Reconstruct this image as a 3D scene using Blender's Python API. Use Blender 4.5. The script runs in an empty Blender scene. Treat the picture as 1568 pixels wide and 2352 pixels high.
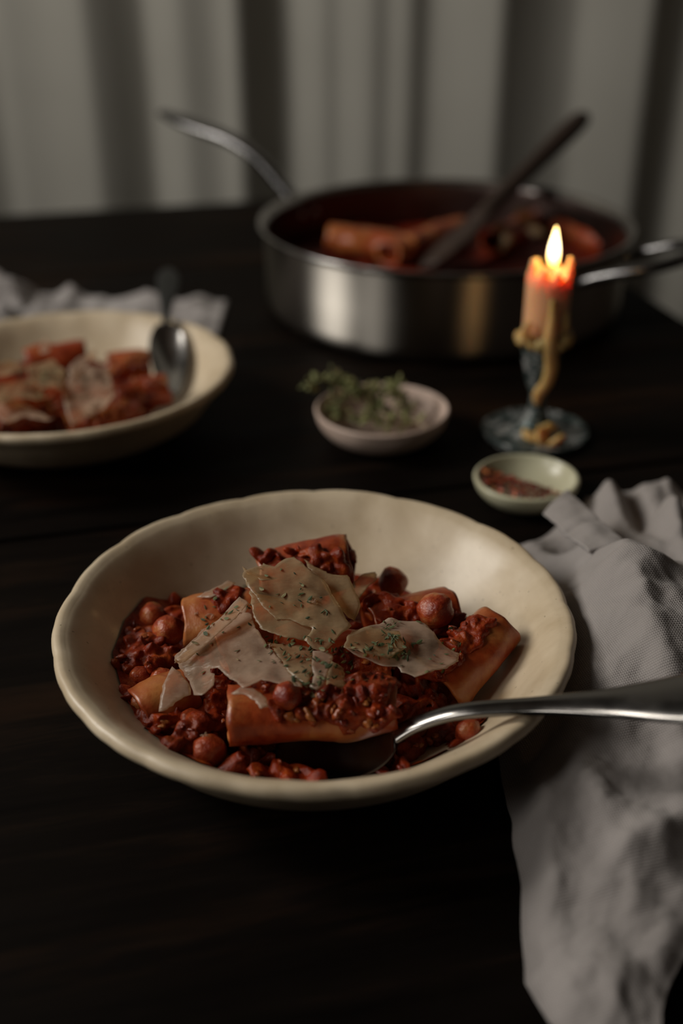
import bpy, bmesh, math, random
import numpy as np
from mathutils import Vector, Matrix, noise

# ---------------------------------------------------------------- camera, world, light, exposure
R = math.radians
H = 0.307                       # camera height over the table top (table top is z = 0)
PITCH = R(29.1)
F = 2520.0                      # focal length in pixels of a 1568 x 2352 frame
FWD = Vector((0, math.cos(PITCH), -math.sin(PITCH)))
UP = Vector((0, math.sin(PITCH), math.cos(PITCH)))
CAM = Vector((0, 0, H))
S = bpy.context.scene
COL = S.collection

cd = bpy.data.cameras.new('camera')
cam = bpy.data.objects.new('camera', cd); COL.objects.link(cam)
cam.location = CAM
cam.rotation_euler = (R(90) - PITCH, 0, 0)
cd.sensor_fit = 'VERTICAL'; cd.sensor_height = 36.0
cd.lens = F / 2352 * 36
cd.clip_start = 0.02
cd.dof.use_dof = True
cd.dof.focus_distance = 0.452
cd.dof.aperture_fstop = 3.5
S.camera = cam

S.view_settings.view_transform = 'Standard'
S.view_settings.look = 'None'
S.view_settings.gamma = 1.0
S.view_settings.use_curve_mapping = False
S.view_settings.exposure = 0.0

w = bpy.data.worlds.new('overcast'); S.world = w; w.use_nodes = True
w.node_tree.nodes['Background'].inputs[0].default_value = (0.72, 0.82, 1.0, 1)
w.node_tree.nodes['Background'].inputs[1].default_value = 0.3

WALL_X = -1.35
WINDOWS = [(0.34, 0.92), (-0.58, -0.12)]       # y spans of the two window openings in the left wall
WZ = (0.60, 1.32)
for k, (ya, yb) in enumerate(WINDOWS):
    ld = bpy.data.lights.new('window_daylight', 'AREA'); ld.shape = 'RECTANGLE'
    ld.size = WZ[1] - WZ[0] - 0.06; ld.size_y = yb - ya - 0.06
    ld.energy = (19.0, 6.2)[k]
    ld.color = (1.0, 0.95, 0.87)
    lo = bpy.data.objects.new('window_daylight', ld); COL.objects.link(lo)
    lo.location = (WALL_X + 0.035, (ya + yb) / 2, (WZ[0] + WZ[1]) / 2)
    lo.rotation_euler = (0, R(-90), 0)

# ---------------------------------------------------------------- geometry helpers
def ray(x, y):
    return FWD + Vector((1, 0, 0)) * ((x - 784) / F) + UP * ((1176 - y) / F)
def P(x, y, z=0.0):                       # point at height z seen at this pixel
    d = ray(x, y); return CAM + d * ((z - H) / d.z)
def PY(x, y, Y):                          # point at distance Y seen at this pixel
    d = ray(x, y); return CAM + d * (Y / d.y)
def PP(x, y, p0, n):                      # point of a plane seen at this pixel
    d = ray(x, y); return CAM + d * ((p0 - CAM).dot(n) / d.dot(n))

def mesh(name, V, Fc, mat, parent=None, smooth=True, origin=None):
    V = [Vector(v) for v in V]
    if parent is None and origin is None:
        xs = [v.x for v in V]; ys = [v.y for v in V]
        origin = Vector(((min(xs) + max(xs)) / 2, (min(ys) + max(ys)) / 2, min(v.z for v in V)))
    if parent is not None:
        origin = BASE[parent.name]
    me = bpy.data.meshes.new(name)
    me.from_pydata([tuple(v - origin) for v in V], [], Fc)
    me.update()
    if smooth:
        me.polygons.foreach_set('use_smooth', [True] * len(me.polygons))
    for m in (mat if isinstance(mat, (list, tuple)) else [mat]):
        me.materials.append(m)
    o = bpy.data.objects.new(name, me); COL.objects.link(o)
    if parent is None:
        o.location = origin
    else:
        o.parent = parent
    BASE[o.name] = Vector(origin)
    return o
BASE = {}

def tag(o, label=None, cat=None, group=None, kind=None):
    if label: o['label'] = label
    if cat: o['category'] = cat
    if group: o['group'] = group
    if kind: o['kind'] = kind
    return o

def thing(name, label, cat, base, group=None):
    o = bpy.data.objects.new(name, None); COL.objects.link(o)
    o.empty_display_size = 0.02
    o.location = base; BASE[o.name] = Vector(base)
    return tag(o, label, cat, group)

def join(*parts):
    V = []; Fc = []
    for v, f in parts:
        n = len(V); V += list(v); Fc += [tuple(i + n for i in q) for q in f]
    return V, Fc

def lathe(profile, seg=64, center=(0, 0, 0), mod=None, close=False):
    V = []; Fc = []; n = len(profile)
    for i in range(seg):
        a = 2 * math.pi * i / seg
        for j, (r, z) in enumerate(profile):
            rr, zz = (r, z) if mod is None else mod(a, r, z, j)
            V.append(Vector((center[0] + rr * math.cos(a), center[1] + rr * math.sin(a), center[2] + zz)))
    for i in range(seg):
        k = (i + 1) % seg
        for j in range(n - 1):
            Fc.append((i * n + j, k * n + j, k * n + j + 1, i * n + j + 1))
    if profile[0][0] > 1e-6 and not close:
        pass
    return V, Fc

def smooth_profile(pts, sub=5):
    out = []
    n = len(pts)
    for i in range(n - 1):
        p0 = pts[max(i - 1, 0)]; p1 = pts[i]; p2 = pts[i + 1]; p3 = pts[min(i + 2, n - 1)]
        for s in range(sub):
            t = s / sub
            out.append(tuple(0.5 * ((2 * b) + (-a + c) * t + (2 * a - 5 * b + 4 * c - d) * t * t + (-a + 3 * b - 3 * c + d) * t ** 3)
                             for a, b, c, d in zip(p0, p1, p2, p3)))
    out.append(tuple(pts[-1]))
    return out

def sweep(pts, prof, seg=16, ref=Vector((0, 0, 1)), sub=6, power=2.0):
    """tube along pts; prof = list of (half width across, half thickness) for each point"""
    data = smooth_profile([tuple(p) + tuple(q) for p, q in zip(pts, prof)], sub)
    C = [Vector(d[:3]) for d in data]; W = [d[3:] for d in data]
    V = []; Fc = []
    for i, c in enumerate(C):
        t = (C[min(i + 1, len(C) - 1)] - C[max(i - 1, 0)]).normalized()
        side = t.cross(ref)
        if side.length < 1e-5: side = t.orthogonal()
        side.normalize(); nrm = side.cross(t).normalized()
        for k in range(seg):
            a = 2 * math.pi * k / seg
            ca, sa = math.cos(a), math.sin(a)
            ca = math.copysign(abs(ca) ** (2 / power), ca); sa = math.copysign(abs(sa) ** (2 / power), sa)
            V.append(c + side * ca * max(W[i][0], 1e-5) + nrm * sa * max(W[i][1], 1e-5))
    n = len(C)
    for i in range(n - 1):
        for k in range(seg):
            k2 = (k + 1) % seg
            Fc.append((i * seg + k, i * seg + k2, (i + 1) * seg + k2, (i + 1) * seg + k))
    V.append(C[0]); V.append(C[-1]); a, b = len(V) - 2, len(V) - 1
    for k in range(seg):
        k2 = (k + 1) % seg
        Fc.append((a, k2, k)); Fc.append((b, (n - 1) * seg + k, (n - 1) * seg + k2))
    return V, Fc

_ico = {}
def ico(sub):
    if sub not in _ico:
        bm = bmesh.new(); bmesh.ops.create_icosphere(bm, subdivisions=sub, radius=1)
        bm.verts.ensure_lookup_table()
        _ico[sub] = ([v.co.copy() for v in bm.verts], [tuple(v.index for v in f.verts) for f in bm.faces]); bm.free()
    return _ico[sub]

def blob(c, rad, rnd, sub=2, amp=0.2, freq=1.3, rot=None):
    v0, f0 = ico(sub)
    off = Vector((rnd.uniform(-50, 50), rnd.uniform(-50, 50), rnd.uniform(-50, 50)))
    if rot is None:
        rot = Matrix.Rotation(rnd.uniform(0, 6.28), 3, Vector((rnd.uniform(-1, 1), rnd.uniform(-1, 1), rnd.uniform(-1, 1) + 1e-3)).normalized())
    if not hasattr(rad, '__len__'): rad = (rad,) * 3
    V = []
    for v in v0:
        k = 1 + amp * noise.noise(v * freq + off)
        V.append(Vector(c) + rot @ Vector((v.x * rad[0] * k, v.y * rad[1] * k, v.z * rad[2] * k)))
    return V, list(f0)

def box(x0, x1, y0, y1, z0, z1, bev=0.0):
    bm = bmesh.new()
    bmesh.ops.create_cube(bm, size=1)
    for v in bm.verts:
        v.co = Vector((x0 + (v.co.x + .5) * (x1 - x0), y0 + (v.co.y + .5) * (y1 - y0), z0 + (v.co.z + .5) * (z1 - z0)))
    if bev: bmesh.ops.bevel(bm, geom=bm.edges[:], offset=bev, segments=2, profile=0.6, affect='EDGES')
    bm.verts.ensure_lookup_table(); bm.verts.index_update()
    out = ([v.co.copy() for v in bm.verts], [tuple(v.index for v in f.verts) for f in bm.faces]); bm.free()
    return out

def in_poly(x, y, poly):
    c = False; j = len(poly) - 1
    for i in range(len(poly)):
        xi, yi = poly[i][0], poly[i][1]; xj, yj = poly[j][0], poly[j][1]
        if (yi > y) != (yj > y) and x < (xj - xi) * (y - yi) / (yj - yi) + xi: c = not c
        j = i
    return c
def poly_dist(x, y, poly):
    best = 1e9
    for i in range(len(poly)):
        ax, ay = poly[i][0], poly[i][1]; bx, by = poly[(i + 1) % len(poly)][0], poly[(i + 1) % len(poly)][1]
        dx, dy = bx - ax, by - ay
        t = max(0, min(1, ((x - ax) * dx + (y - ay) * dy) / (dx * dx + dy * dy + 1e-12)))
        best = min(best, math.hypot(x - ax - t * dx, y - ay - t * dy))
    return best
def interp(x, xs, ys):
    return float(np.interp(x, xs, ys))
def nz(x, y, z=0.0): return noise.noise(Vector((x, y, z)))
def sstep(a, b, x):
    t = max(0, min(1, (x - a) / (b - a))); return t * t * (3 - 2 * t)

# ---------------------------------------------------------------- materials
class NT:
    def __init__(s, name):
        s.m = bpy.data.materials.new(name); s.m.use_nodes = True
        s.t = s.m.node_tree; s.p = s.t.nodes['Principled BSDF']; s.out = s.t.nodes['Material Output']
    def n(s, typ, **kw):
        nd = s.t.nodes.new(typ)
        for k, v in kw.items():
            if k.startswith('_'): setattr(nd, k[1:], v)
            else: nd.inputs[k.replace('__', ' ')].default_value = v
        return nd
    def l(s, a, b): s.t.links.new(a, b)
    def set(s, **kw):
        for k, v in kw.items():
            k = k.replace('__', ' ')
            if isinstance(v, tuple) and len(v) == 3 and k != 'Subsurface Radius': v = v + (1,)
            s.p.inputs[k].default_value = v
        return s
    def coord(s, scale=(1, 1, 1), which='Object', rnd=False):
        tc = s.n('ShaderNodeTexCoord'); mp = s.n('ShaderNodeMapping', _vector_type='POINT')
        mp.inputs['Scale'].default_value = scale
        s.l(tc.outputs[which], mp.inputs['Vector'])
        if rnd:
            oi = s.n('ShaderNodeObjectInfo'); vm = s.n('ShaderNodeVectorMath', _operation='SCALE')
            cb = s.n('ShaderNodeCombineXYZ')
            for i in range(3): s.l(oi.outputs['Random'], cb.inputs[i])
            s.l(cb.outputs[0], vm.inputs[0]); vm.inputs['Scale'].default_value = 37.0
            s.l(vm.outputs[0], mp.inputs['Location'])
        return mp.outputs[0]
    def noise(s, vec, scale, detail=4, rough=0.55, dist=0.0):
        nd = s.n('ShaderNodeTexNoise', Scale=scale, Detail=detail, Roughness=rough, Distortion=dist)
        s.l(vec, nd.inputs['Vector']); return nd.outputs['Fac']
    def ramp(s, fac, stops):
        nd = s.n('ShaderNodeValToRGB'); cr = nd.color_ramp
        while len(cr.elements) < len(stops): cr.elements.new(0.5)
        for e, (p, c) in zip(cr.elements, stops):
            e.position = p; e.color = tuple(c) + (1,) if len(c) == 3 else c
        s.l(fac, nd.inputs[0]); return nd.outputs['Color']
    def mix(s, fac, a, b, blend='MIX'):
        nd = s.n('ShaderNodeMix', _data_type='RGBA', _blend_type=blend)
        for sock, v in ((nd.inputs[0], fac), (nd.inputs[6], a), (nd.inputs[7], b)):
            if hasattr(v, 'is_linked'): s.l(v, sock)
            elif isinstance(v, tuple): sock.default_value = v + (1,) if len(v) == 3 else v
            else: sock.default_value = v
        return nd.outputs[2]
    def bump(s, h, strength=0.3, dist=0.002, normal=None):
        nd = s.n('ShaderNodeBump', Strength=strength, Distance=dist)
        s.l(h, nd.inputs['Height'])
        if normal is not None: s.l(normal, nd.inputs['Normal'])
        return nd.outputs[0]
    def col(s, c): s.l(c, s.p.inputs['Base Color']); return s
    def nrm(s, b): s.l(b, s.p.inputs['Normal']); return s

def mat_ceramic(name, base, dark, rough=0.3, coat=0.25):
    a = NT(name); v = a.coord()
    c = a.ramp(a.noise(v, 28, 5, 0.6, 0.4), [(0.3, dark), (0.62, base)])
    c = a.mix(a.ramp(a.noise(v, 420, 2), [(0.70, (0, 0, 0)), (0.76, (1, 1, 1))]), c, tuple(x * 0.62 for x in dark))
    a.col(c).set(Roughness=rough, Coat__Weight=coat, Coat__Roughness=0.18)
    a.nrm(a.bump(a.noise(v, 60, 3), 0.12, 0.002)); return a.m

def mat_simple(name, base, rough=0.5, var=0.15, scale=60, metallic=0.0, bump=0.0, bscale=200):
    a = NT(name); v = a.coord(rnd=True)
    c = a.ramp(a.noise(v, scale, 4), [(0.3, tuple(x * (1 - var) for x in base)), (0.7, tuple(min(1, x * (1 + var)) for x in base))])
    a.col(c).set(Roughness=rough, Metallic=metallic)
    if bump: a.nrm(a.bump(a.noise(v, bscale, 3), bump, 0.001))
    return a.m

M = {}
M['cream_ceramic'] = mat_ceramic('cream_glazed_ceramic', (0.72, 0.595, 0.425), (0.54, 0.42, 0.27), 0.42, 0.10)
M['pink_ceramic'] = mat_ceramic('matte_pinkish_stoneware', (0.60, 0.46, 0.385), (0.47, 0.35, 0.285), 0.6, 0.0)
M['pale_ceramic'] = mat_ceramic('pale_greenish_cream_glaze', (0.56, 0.54, 0.38), (0.49, 0.46, 0.31), 0.35, 0.2)
M['plaster'] = mat_simple('warm_dark_plaster', (0.055, 0.040, 0.030), 0.9, 0.1, 4)
M['floor_wood'] = mat_simple('dark_floor_wood', (0.05, 0.035, 0.025), 0.6, 0.2, 6)
M['frame_paint'] = mat_simple('white_window_paint', (0.6, 0.58, 0.54), 0.5, 0.05, 10)

# dark stained table wood
a = NT('dark_stained_wood'); v = a.coord((1.2, 14, 14), rnd=True)
g = a.noise(v, 5, 8, 0.65, 0.6)
c = a.ramp(g, [(0.25, (0.0018, 0.0012, 0.0009)), (0.55, (0.0048, 0.0029, 0.0018)), (0.8, (0.017, 0.009, 0.0048))])
v2 = a.coord((2, 6, 6))
c = a.mix(a.ramp(a.noise(v2, 9, 5, 0.7), [(0.5, (0, 0, 0)), (0.75, (0.6, 0.6, 0.6))]), c, (0.006, 0.0042, 0.0034))
v3 = a.coord((1.5, 9, 9), rnd=True)
c = a.mix(a.ramp(a.noise(v3, 2.4, 5, 0.6), [(0.52, (0, 0, 0)), (0.72, (1, 1, 1))]), c, (0.022, 0.0105, 0.005))
a.col(c).set(Roughness=0.55, Specular__IOR__Level=0.055)
rr = a.ramp(g, [(0.3, (0.5,) * 3), (0.8, (0.72,) * 3)]); a.l(rr, a.p.inputs['Roughness'])
a.nrm(a.bump(g, 0.45, 0.0012)); M['table_wood'] = a.m

# spoon wood
a = NT('dark_olive_spoon_wood'); v = a.coord((30, 30, 4))
c = a.ramp(a.noise(v, 4, 5), [(0.3, (0.020, 0.010, 0.006)), (0.7, (0.045, 0.022, 0.013))])
a.col(c).set(Roughness=0.6); M['spoon_wood'] = a.m

# curtain linen
a = NT('pale_curtain_linen'); v = a.coord((1, 1, 1))
c = a.ramp(a.noise(v, 3, 3), [(0.3, (0.365, 0.350, 0.310)), (0.7, (0.43, 0.415, 0.372))])
a.col(c).set(Roughness=0.9, Specular__IOR__Level=0.1)
vv = a.coord((900, 1, 900)); a.nrm(a.bump(a.noise(vv, 1, 2), 0.2, 0.001)); M['curtain'] = a.m

# napkin linen with visible weave
def mat_linen(name, base):
    a = NT(name)
    uv = a.n('ShaderNodeTexCoord').outputs['UV']
    mp = a.n('ShaderNodeMapping'); a.l(uv, mp.inputs[0]); mp.inputs['Scale'].default_value = (1, 1, 1)
    def thread(direction):
        nd = a.n('ShaderNodeTexWave', _wave_type='BANDS', _bands_direction=direction, Scale=340.0, Distortion=1.2, Detail=2.0)
        nd.inputs['Detail Scale'].default_value = 0.6
        a.l(mp.outputs[0], nd.inputs['Vector']); return nd.outputs['Fac']
    tx, ty = thread('X'), thread('Y')
    hgt = a.mix(0.5, tx, ty, 'ADD')
    mm = a.n('ShaderNodeMath', _operation='MULTIPLY'); a.l(tx, mm.inputs[0]); a.l(ty, mm.inputs[1])
    v = a.coord()
    big = a.ramp(a.noise(v, 18, 4, 0.6), [(0.3, tuple(x * 0.86 for x in base)), (0.7, base)])
    c = a.mix(a.ramp(mm.outputs[0], [(0.0, (0.42,) * 3), (0.45, (0.0,) * 3)]), big, tuple(x * 0.45 for x in base))
    a.col(c).set(Roughness=0.85, Specular__IOR__Level=0.2, Sheen__Weight=0.15)
    b1 = a.bump(mm.outputs[0], 0.6, 0.0004)
    b2 = a.bump(a.noise(v, 55, 4, 0.6), 0.35, 0.003, b1)
    a.nrm(b2); return a.m
M['linen'] = mat_linen('grey_linen_weave', (0.43, 0.392, 0.375))
M['linen_white'] = mat_linen('pale_linen_weave', (0.50, 0.46, 0.445))

# metals
def mat_steel(name, base, rough, aniso=0.0, rot=0.25):
    a = NT(name); v = a.coord()
    a.set(Base__Color=base, Metallic=1.0, Roughness=rough)
    if aniso:
        a.set(Anisotropic=aniso, Anisotropic__Rotation=rot)
        tg = a.n('ShaderNodeTangent', _direction_type='RADIAL', _axis='Z'); a.l(tg.outputs[0], a.p.inputs['Tangent'])
    else:
        a.l(a.ramp(a.noise(v, 90, 4), [(0.3, (rough * 0.8,) * 3), (0.7, (rough * 1.25,) * 3)]), a.p.inputs['Roughness'])
    return a.m
a = NT('brushed_pan_steel')
gl = a.n('ShaderNodeBsdfAnisotropic', _distribution='BECKMANN', Roughness=0.5, Anisotropy=0.62, Rotation=0.0)
gl.inputs['Color'].default_value = (0.40, 0.37, 0.33, 1)
tg = a.n('ShaderNodeTangent', _direction_type='RADIAL', _axis='Z'); a.l(tg.outputs[0], gl.inputs['Tangent'])
a.l(gl.outputs[0], a.out.inputs['Surface']); M['brushed_steel'] = a.m
M['steel'] = mat_steel('polished_steel', (0.50, 0.48, 0.46), 0.2)
M['dark_steel'] = mat_steel('dark_aged_steel', (0.17, 0.165, 0.165), 0.25)
M['black_handle'] = mat_simple('blackened_steel', (0.012, 0.013, 0.013), 0.45, 0.1)
M['cutlery'] = mat_steel('worn_cutlery_steel', (0.19, 0.18, 0.17), 0.2)
M['pan_inside'] = mat_steel('stained_pan_inside', (0.12, 0.085, 0.075), 0.35)

# candlestick: patinated grey-green enamel on metal
a = NT('patinated_pewter'); v = a.coord()
f = a.noise(v, 120, 5, 0.65, 0.5)
c = a.ramp(f, [(0.40, (0.018, 0.030, 0.028)), (0.50, (0.10, 0.135, 0.13)), (0.60, (0.50, 0.50, 0.49))])
a.col(c).set(Metallic=0.6, Roughness=0.3)
a.nrm(a.bump(f, 0.5, 0.002)); M['pewter'] = a.m

def mat_wax(name, base, rad, sss=1.0):
    a = NT(name); v = a.coord()
    c = a.ramp(a.noise(v, 80, 3), [(0.3, tuple(x * 0.88 for x in base)), (0.7, base)])
    a.col(c).set(Roughness=0.45, Subsurface__Weight=sss, Subsurface__Radius=rad, Subsurface__Scale=0.012)
    return a.m
M['wax'] = mat_wax('peach_candle_wax', (0.78, 0.42, 0.22), (1.0, 0.55, 0.20))
M['wax_drip'] = mat_wax('ochre_wax_drips', (0.62, 0.38, 0.14), (1.0, 0.5, 0.15), 0.6)
M['wick'] = mat_simple('charred_wick', (0.02, 0.015, 0.01), 0.9)
a = NT('candle_flame'); tc = a.n('ShaderNodeTexCoord'); sx = a.n('ShaderNodeSeparateXYZ')
a.l(tc.outputs['Generated'], sx.inputs[0])
c = a.ramp(sx.outputs['Z'], [(0.0, (1.0, 0.28, 0.03)), (0.22, (1.0, 0.55, 0.16)), (0.5, (1.0, 0.80, 0.46)), (0.95, (1.0, 0.66, 0.22))])
em = a.n('ShaderNodeEmission', Strength=8.0); a.l(c, em.inputs['Color'])
a.l(em.outputs[0], a.out.inputs['Surface']); M['flame'] = a.m

# food
def mat_sauce(name, deep, mid, light, rough=0.3):
    a = NT(name); v = a.coord(rnd=True)
    f = a.noise(v, 150, 6, 0.62, 0.3)
    c = a.ramp(f, [(0.32, deep), (0.52, mid), (0.72, light)])
    big = a.ramp(a.noise(v, 38, 3), [(0.35, (0.55,) * 3), (0.65, (1.0,) * 3)])
    c = a.mix(1.0, c, big, 'MULTIPLY')
    a.col(c).set(Roughness=rough, Specular__IOR__Level=0.24, Subsurface__Weight=0.12, Subsurface__Radius=(1.0, 0.25, 0.1), Subsurface__Scale=0.003)
    b1 = a.bump(a.noise(v, 170, 3, 0.6), 0.22, 0.002)
    a.nrm(a.bump(a.noise(v, 520, 4, 0.65), 0.5, 0.0012, b1)); return a.m
M['sauce'] = mat_sauce('tomato_sauce', (0.13, 0.009, 0.002), (0.30, 0.032, 0.005), (0.48, 0.10, 0.018), 0.32)
M['sauce_dark'] = mat_sauce('simmered_pan_sauce', (0.10, 0.007, 0.003), (0.22, 0.020, 0.007), (0.34, 0.05, 0.014), 0.34)

a = NT('sauce_chunks'); v = a.coord()
ge = a.n('ShaderNodeNewGeometry')
c = a.ramp(ge.outputs['Random Per Island'], [(0.0, (0.13, 0.010, 0.003)), (0.45, (0.26, 0.030, 0.008)), (0.75, (0.36, 0.075, 0.016)), (1.0, (0.46, 0.16, 0.04))])
c = a.mix(0.6, c, a.ramp(a.noise(v, 300, 4), [(0.3, (0.45,) * 3), (0.7, (1, 1, 1))]), 'MULTIPLY')
a.col(c).set(Roughness=0.3, Subsurface__Weight=0.12, Subsurface__Radius=(1, .3, .1), Subsurface__Scale=0.003)
a.nrm(a.bump(a.noise(v, 700, 3), 0.4, 0.001)); M['chunks'] = a.m

def mat_pasta(name, cover):
    a = NT(name); v = a.coord(rnd=True)
    f = a.noise(v, 55, 6, 0.62, 0.5)
    k = a.ramp(f, [(cover - 0.10, (0, 0, 0)), (cover + 0.08, (1, 1, 1))])
    thin = a.ramp(a.noise(v, 70, 4), [(0.38, (0.34, 0.055, 0.012)), (0.70, (0.50, 0.20, 0.055))])
    red = a.ramp(a.noise(v, 210, 5), [(0.3, (0.17, 0.014, 0.003)), (0.7, (0.38, 0.062, 0.012))])
    c = a.mix(k, red, thin)
    a.col(c).set(Roughness=0.33, Subsurface__Weight=0.15, Subsurface__Radius=(1, .4, .15), Subsurface__Scale=0.004)
    a.nrm(a.bump(a.noise(v, 260, 4), 0.35, 0.001)); return a.m
M['pasta'] = mat_pasta('sauced_pasta', 0.50)
M['pasta_red'] = mat_pasta('heavily_sauced_pasta', 0.60)
M['pasta_drenched'] = mat_pasta('sauce_drenched_pasta', 0.61)
M['pasta_pale'] = mat_pasta('lightly_sauced_pasta', 0.43)

a = NT('chickpea_skin'); v = a.coord(rnd=True)
c = a.ramp(a.noise(v, 110, 5, 0.6), [(0.38, (0.20, 0.016, 0.004)), (0.54, (0.38, 0.06, 0.014)), (0.74, (0.56, 0.25, 0.085))])
a.col(c).set(Roughness=0.3, Subsurface__Weight=0.2, Subsurface__Radius=(1, .4, .15), Subsurface__Scale=0.003)
a.nrm(a.bump(a.noise(v, 330, 4, .65), 0.6, 0.0014)); M['chickpea'] = a.m

def mat_cheese(name, base, clear):
    a = NT(name); v = a.coord()
    at = a.n('ShaderNodeAttribute', _attribute_name='edge'); edge = at.outputs['Fac']
    patch = a.noise(v, 60, 4, 0.6)
    c = a.ramp(patch, [(0.3, tuple(x * 0.78 for x in base)), (0.7, base)])
    c = a.mix(edge, c, tuple(min(1, x * 1.10) for x in base))
    a.col(c).set(Roughness=0.26, Specular__IOR__Level=0.6)
    st = a.coord((1, 5, 1)); a.nrm(a.bump(a.noise(st, 120, 4), 0.3, 0.0012))
    tr = a.n('ShaderNodeBsdfTranslucent'); a.l(c, tr.inputs['Color'])
    tp = a.n('ShaderNodeBsdfTransparent'); tp.inputs[0].default_value = (1.0, 0.84, 0.62, 1)
    m1 = a.n('ShaderNodeMixShader', Fac=0.35); a.l(a.p.outputs[0], m1.inputs[1]); a.l(tr.outputs[0], m1.inputs[2])
    k = a.n('ShaderNodeMapRange'); a.l(patch, k.inputs['Value'])
    k.inputs['From Min'].default_value = .35; k.inputs['From Max'].default_value = .65
    k.inputs['To Min'].default_value = clear + .20; k.inputs['To Max'].default_value = clear - .16
    e1 = a.n('ShaderNodeMath', _operation='SUBTRACT'); e1.inputs[0].default_value = 1.0; a.l(edge, e1.inputs[1])
    e2 = a.n('ShaderNodeMath', _operation='MULTIPLY'); a.l(k.outputs[0], e2.inputs[0]); a.l(e1.outputs[0], e2.inputs[1])
    m2 = a.n('ShaderNodeMixShader'); a.l(e2.outputs[0], m2.inputs[0]); a.l(m1.outputs[0], m2.inputs[1]); a.l(tp.outputs[0], m2.inputs[2])
    a.l(m2.outputs[0], a.out.inputs['Surface']); return a.m
M['cheese'] = mat_cheese('hard_cheese_shaving', (0.56, 0.42, 0.25), 0.56)
M['cheese_white'] = mat_cheese('pale_hard_cheese_shaving', (0.68, 0.53, 0.41), 0.57)

a = NT('dried_herb'); ge = a.n('ShaderNodeNewGeometry')
c = a.ramp(ge.outputs['Random Per Island'], [(0.0, (0.030, 0.042, 0.014)), (0.5, (0.075, 0.095, 0.032)), (0.85, (0.14, 0.15, 0.06)), (1.0, (0.24, 0.17, 0.08))])
a.col(c).set(Roughness=0.7); M['herb'] = a.m
a = NT('thyme_leaf'); ge = a.n('ShaderNodeNewGeometry')
c = a.ramp(ge.outputs['Random Per Island'], [(0.0, (0.085, 0.095, 0.028)), (0.6, (0.20, 0.21, 0.07)), (1.0, (0.34, 0.31, 0.13))])
a.col(c).set(Roughness=0.6); M['thyme'] = a.m
M['stem'] = mat_simple('dry_woody_stem', (0.20, 0.13, 0.07), 0.8, 0.25)
M['stem_pale'] = mat_simple('pale_dry_stem', (0.34, 0.26, 0.16), 0.8, 0.25)
a = NT('chili_flakes'); ge = a.n('ShaderNodeNewGeometry')
c = a.ramp(ge.outputs['Random Per Island'], [(0.0, (0.06, 0.005, 0.002)), (0.6, (0.22, 0.018, 0.005)), (0.9, (0.46, 0.075, 0.014)), (1.0, (0.55, 0.22, 0.06))])
a.col(c).set(Roughness=0.45); M['chili'] = a.m
a = NT('window_pane'); tp = a.n('ShaderNodeBsdfTransparent'); gl = a.n('ShaderNodeBsdfGlossy', Roughness=0.02)
ms = a.n('ShaderNodeMixShader', Fac=0.06); a.l(tp.outputs[0], ms.inputs[1]); a.l(gl.outputs[0], ms.inputs[2]); a.l(ms.outputs[0], a.out.inputs['Surface'])
M['pane'] = a.m

# ---------------------------------------------------------------- room shell
FZ = -0.745                                   # floor under the table top
def struct(name, vf, mat, smooth=False): return tag(mesh(name, vf[0], vf[1], mat, smooth=smooth), kind='structure')
XR, YB, YF, CZ = 1.30, 1.86, -2.1, 1.95
struct('floor', box(WALL_X - .2, XR + .1, YF - .1, YB + .1, FZ - .05, FZ), M['floor_wood'])
struct('ceiling', box(WALL_X - .2, XR + .1, YF - .1, YB + .1, CZ, CZ + .05), M['plaster'])
struct('wall_back', box(WALL_X - .2, XR + .1, YB, YB + .1, FZ, CZ), M['plaster'])
struct('wall_right', box(XR, XR + .1, YF, YB, FZ, CZ), M['plaster'])
struct('wall_front', box(WALL_X - .2, XR + .1, YF - .1, YF, FZ, CZ), M['plaster'])
cuts = [YF] + [q for ws in sorted(WINDOWS) for q in ws] + [YB]
pieces = [box(WALL_X - .15, WALL_X, YF, YB, FZ, WZ[0]), box(WALL_X - .15, WALL_X, YF, YB, WZ[1], CZ)]
for i in range(0, len(cuts), 2): pieces.append(box(WALL_X - .15, WALL_X, cuts[i], cuts[i + 1], WZ[0], WZ[1]))
struct('wall_left', join(*pieces), M['plaster'])
for k, (ya, yb) in enumerate(WINDOWS):
    x0, x1 = WALL_X - .09, WALL_X - .04
    wdw = tag(bpy.data.objects.new('window_%d' % (k + 1), None), kind='structure'); COL.objects.link(wdw)
    wdw.location = (WALL_X - .06, (ya + yb) / 2, WZ[0]); BASE[wdw.name] = Vector(wdw.location)
    fr = join(box(x0, x1, ya, ya + .03, *WZ), box(x0, x1, yb - .03, yb, *WZ), box(x0, x1, ya, yb, WZ[0], WZ[0] + .03), box(x0, x1, ya, yb, WZ[1] - .03, WZ[1]))
    mesh('window_frame', *fr, M['frame_paint'], wdw, smooth=False)
    mesh('pane', *box(WALL_X - .068, WALL_X - .064, ya + .03, yb - .03, WZ[0] + .03, WZ[1] - .03), M['pane'], wdw, smooth=False)

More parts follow.
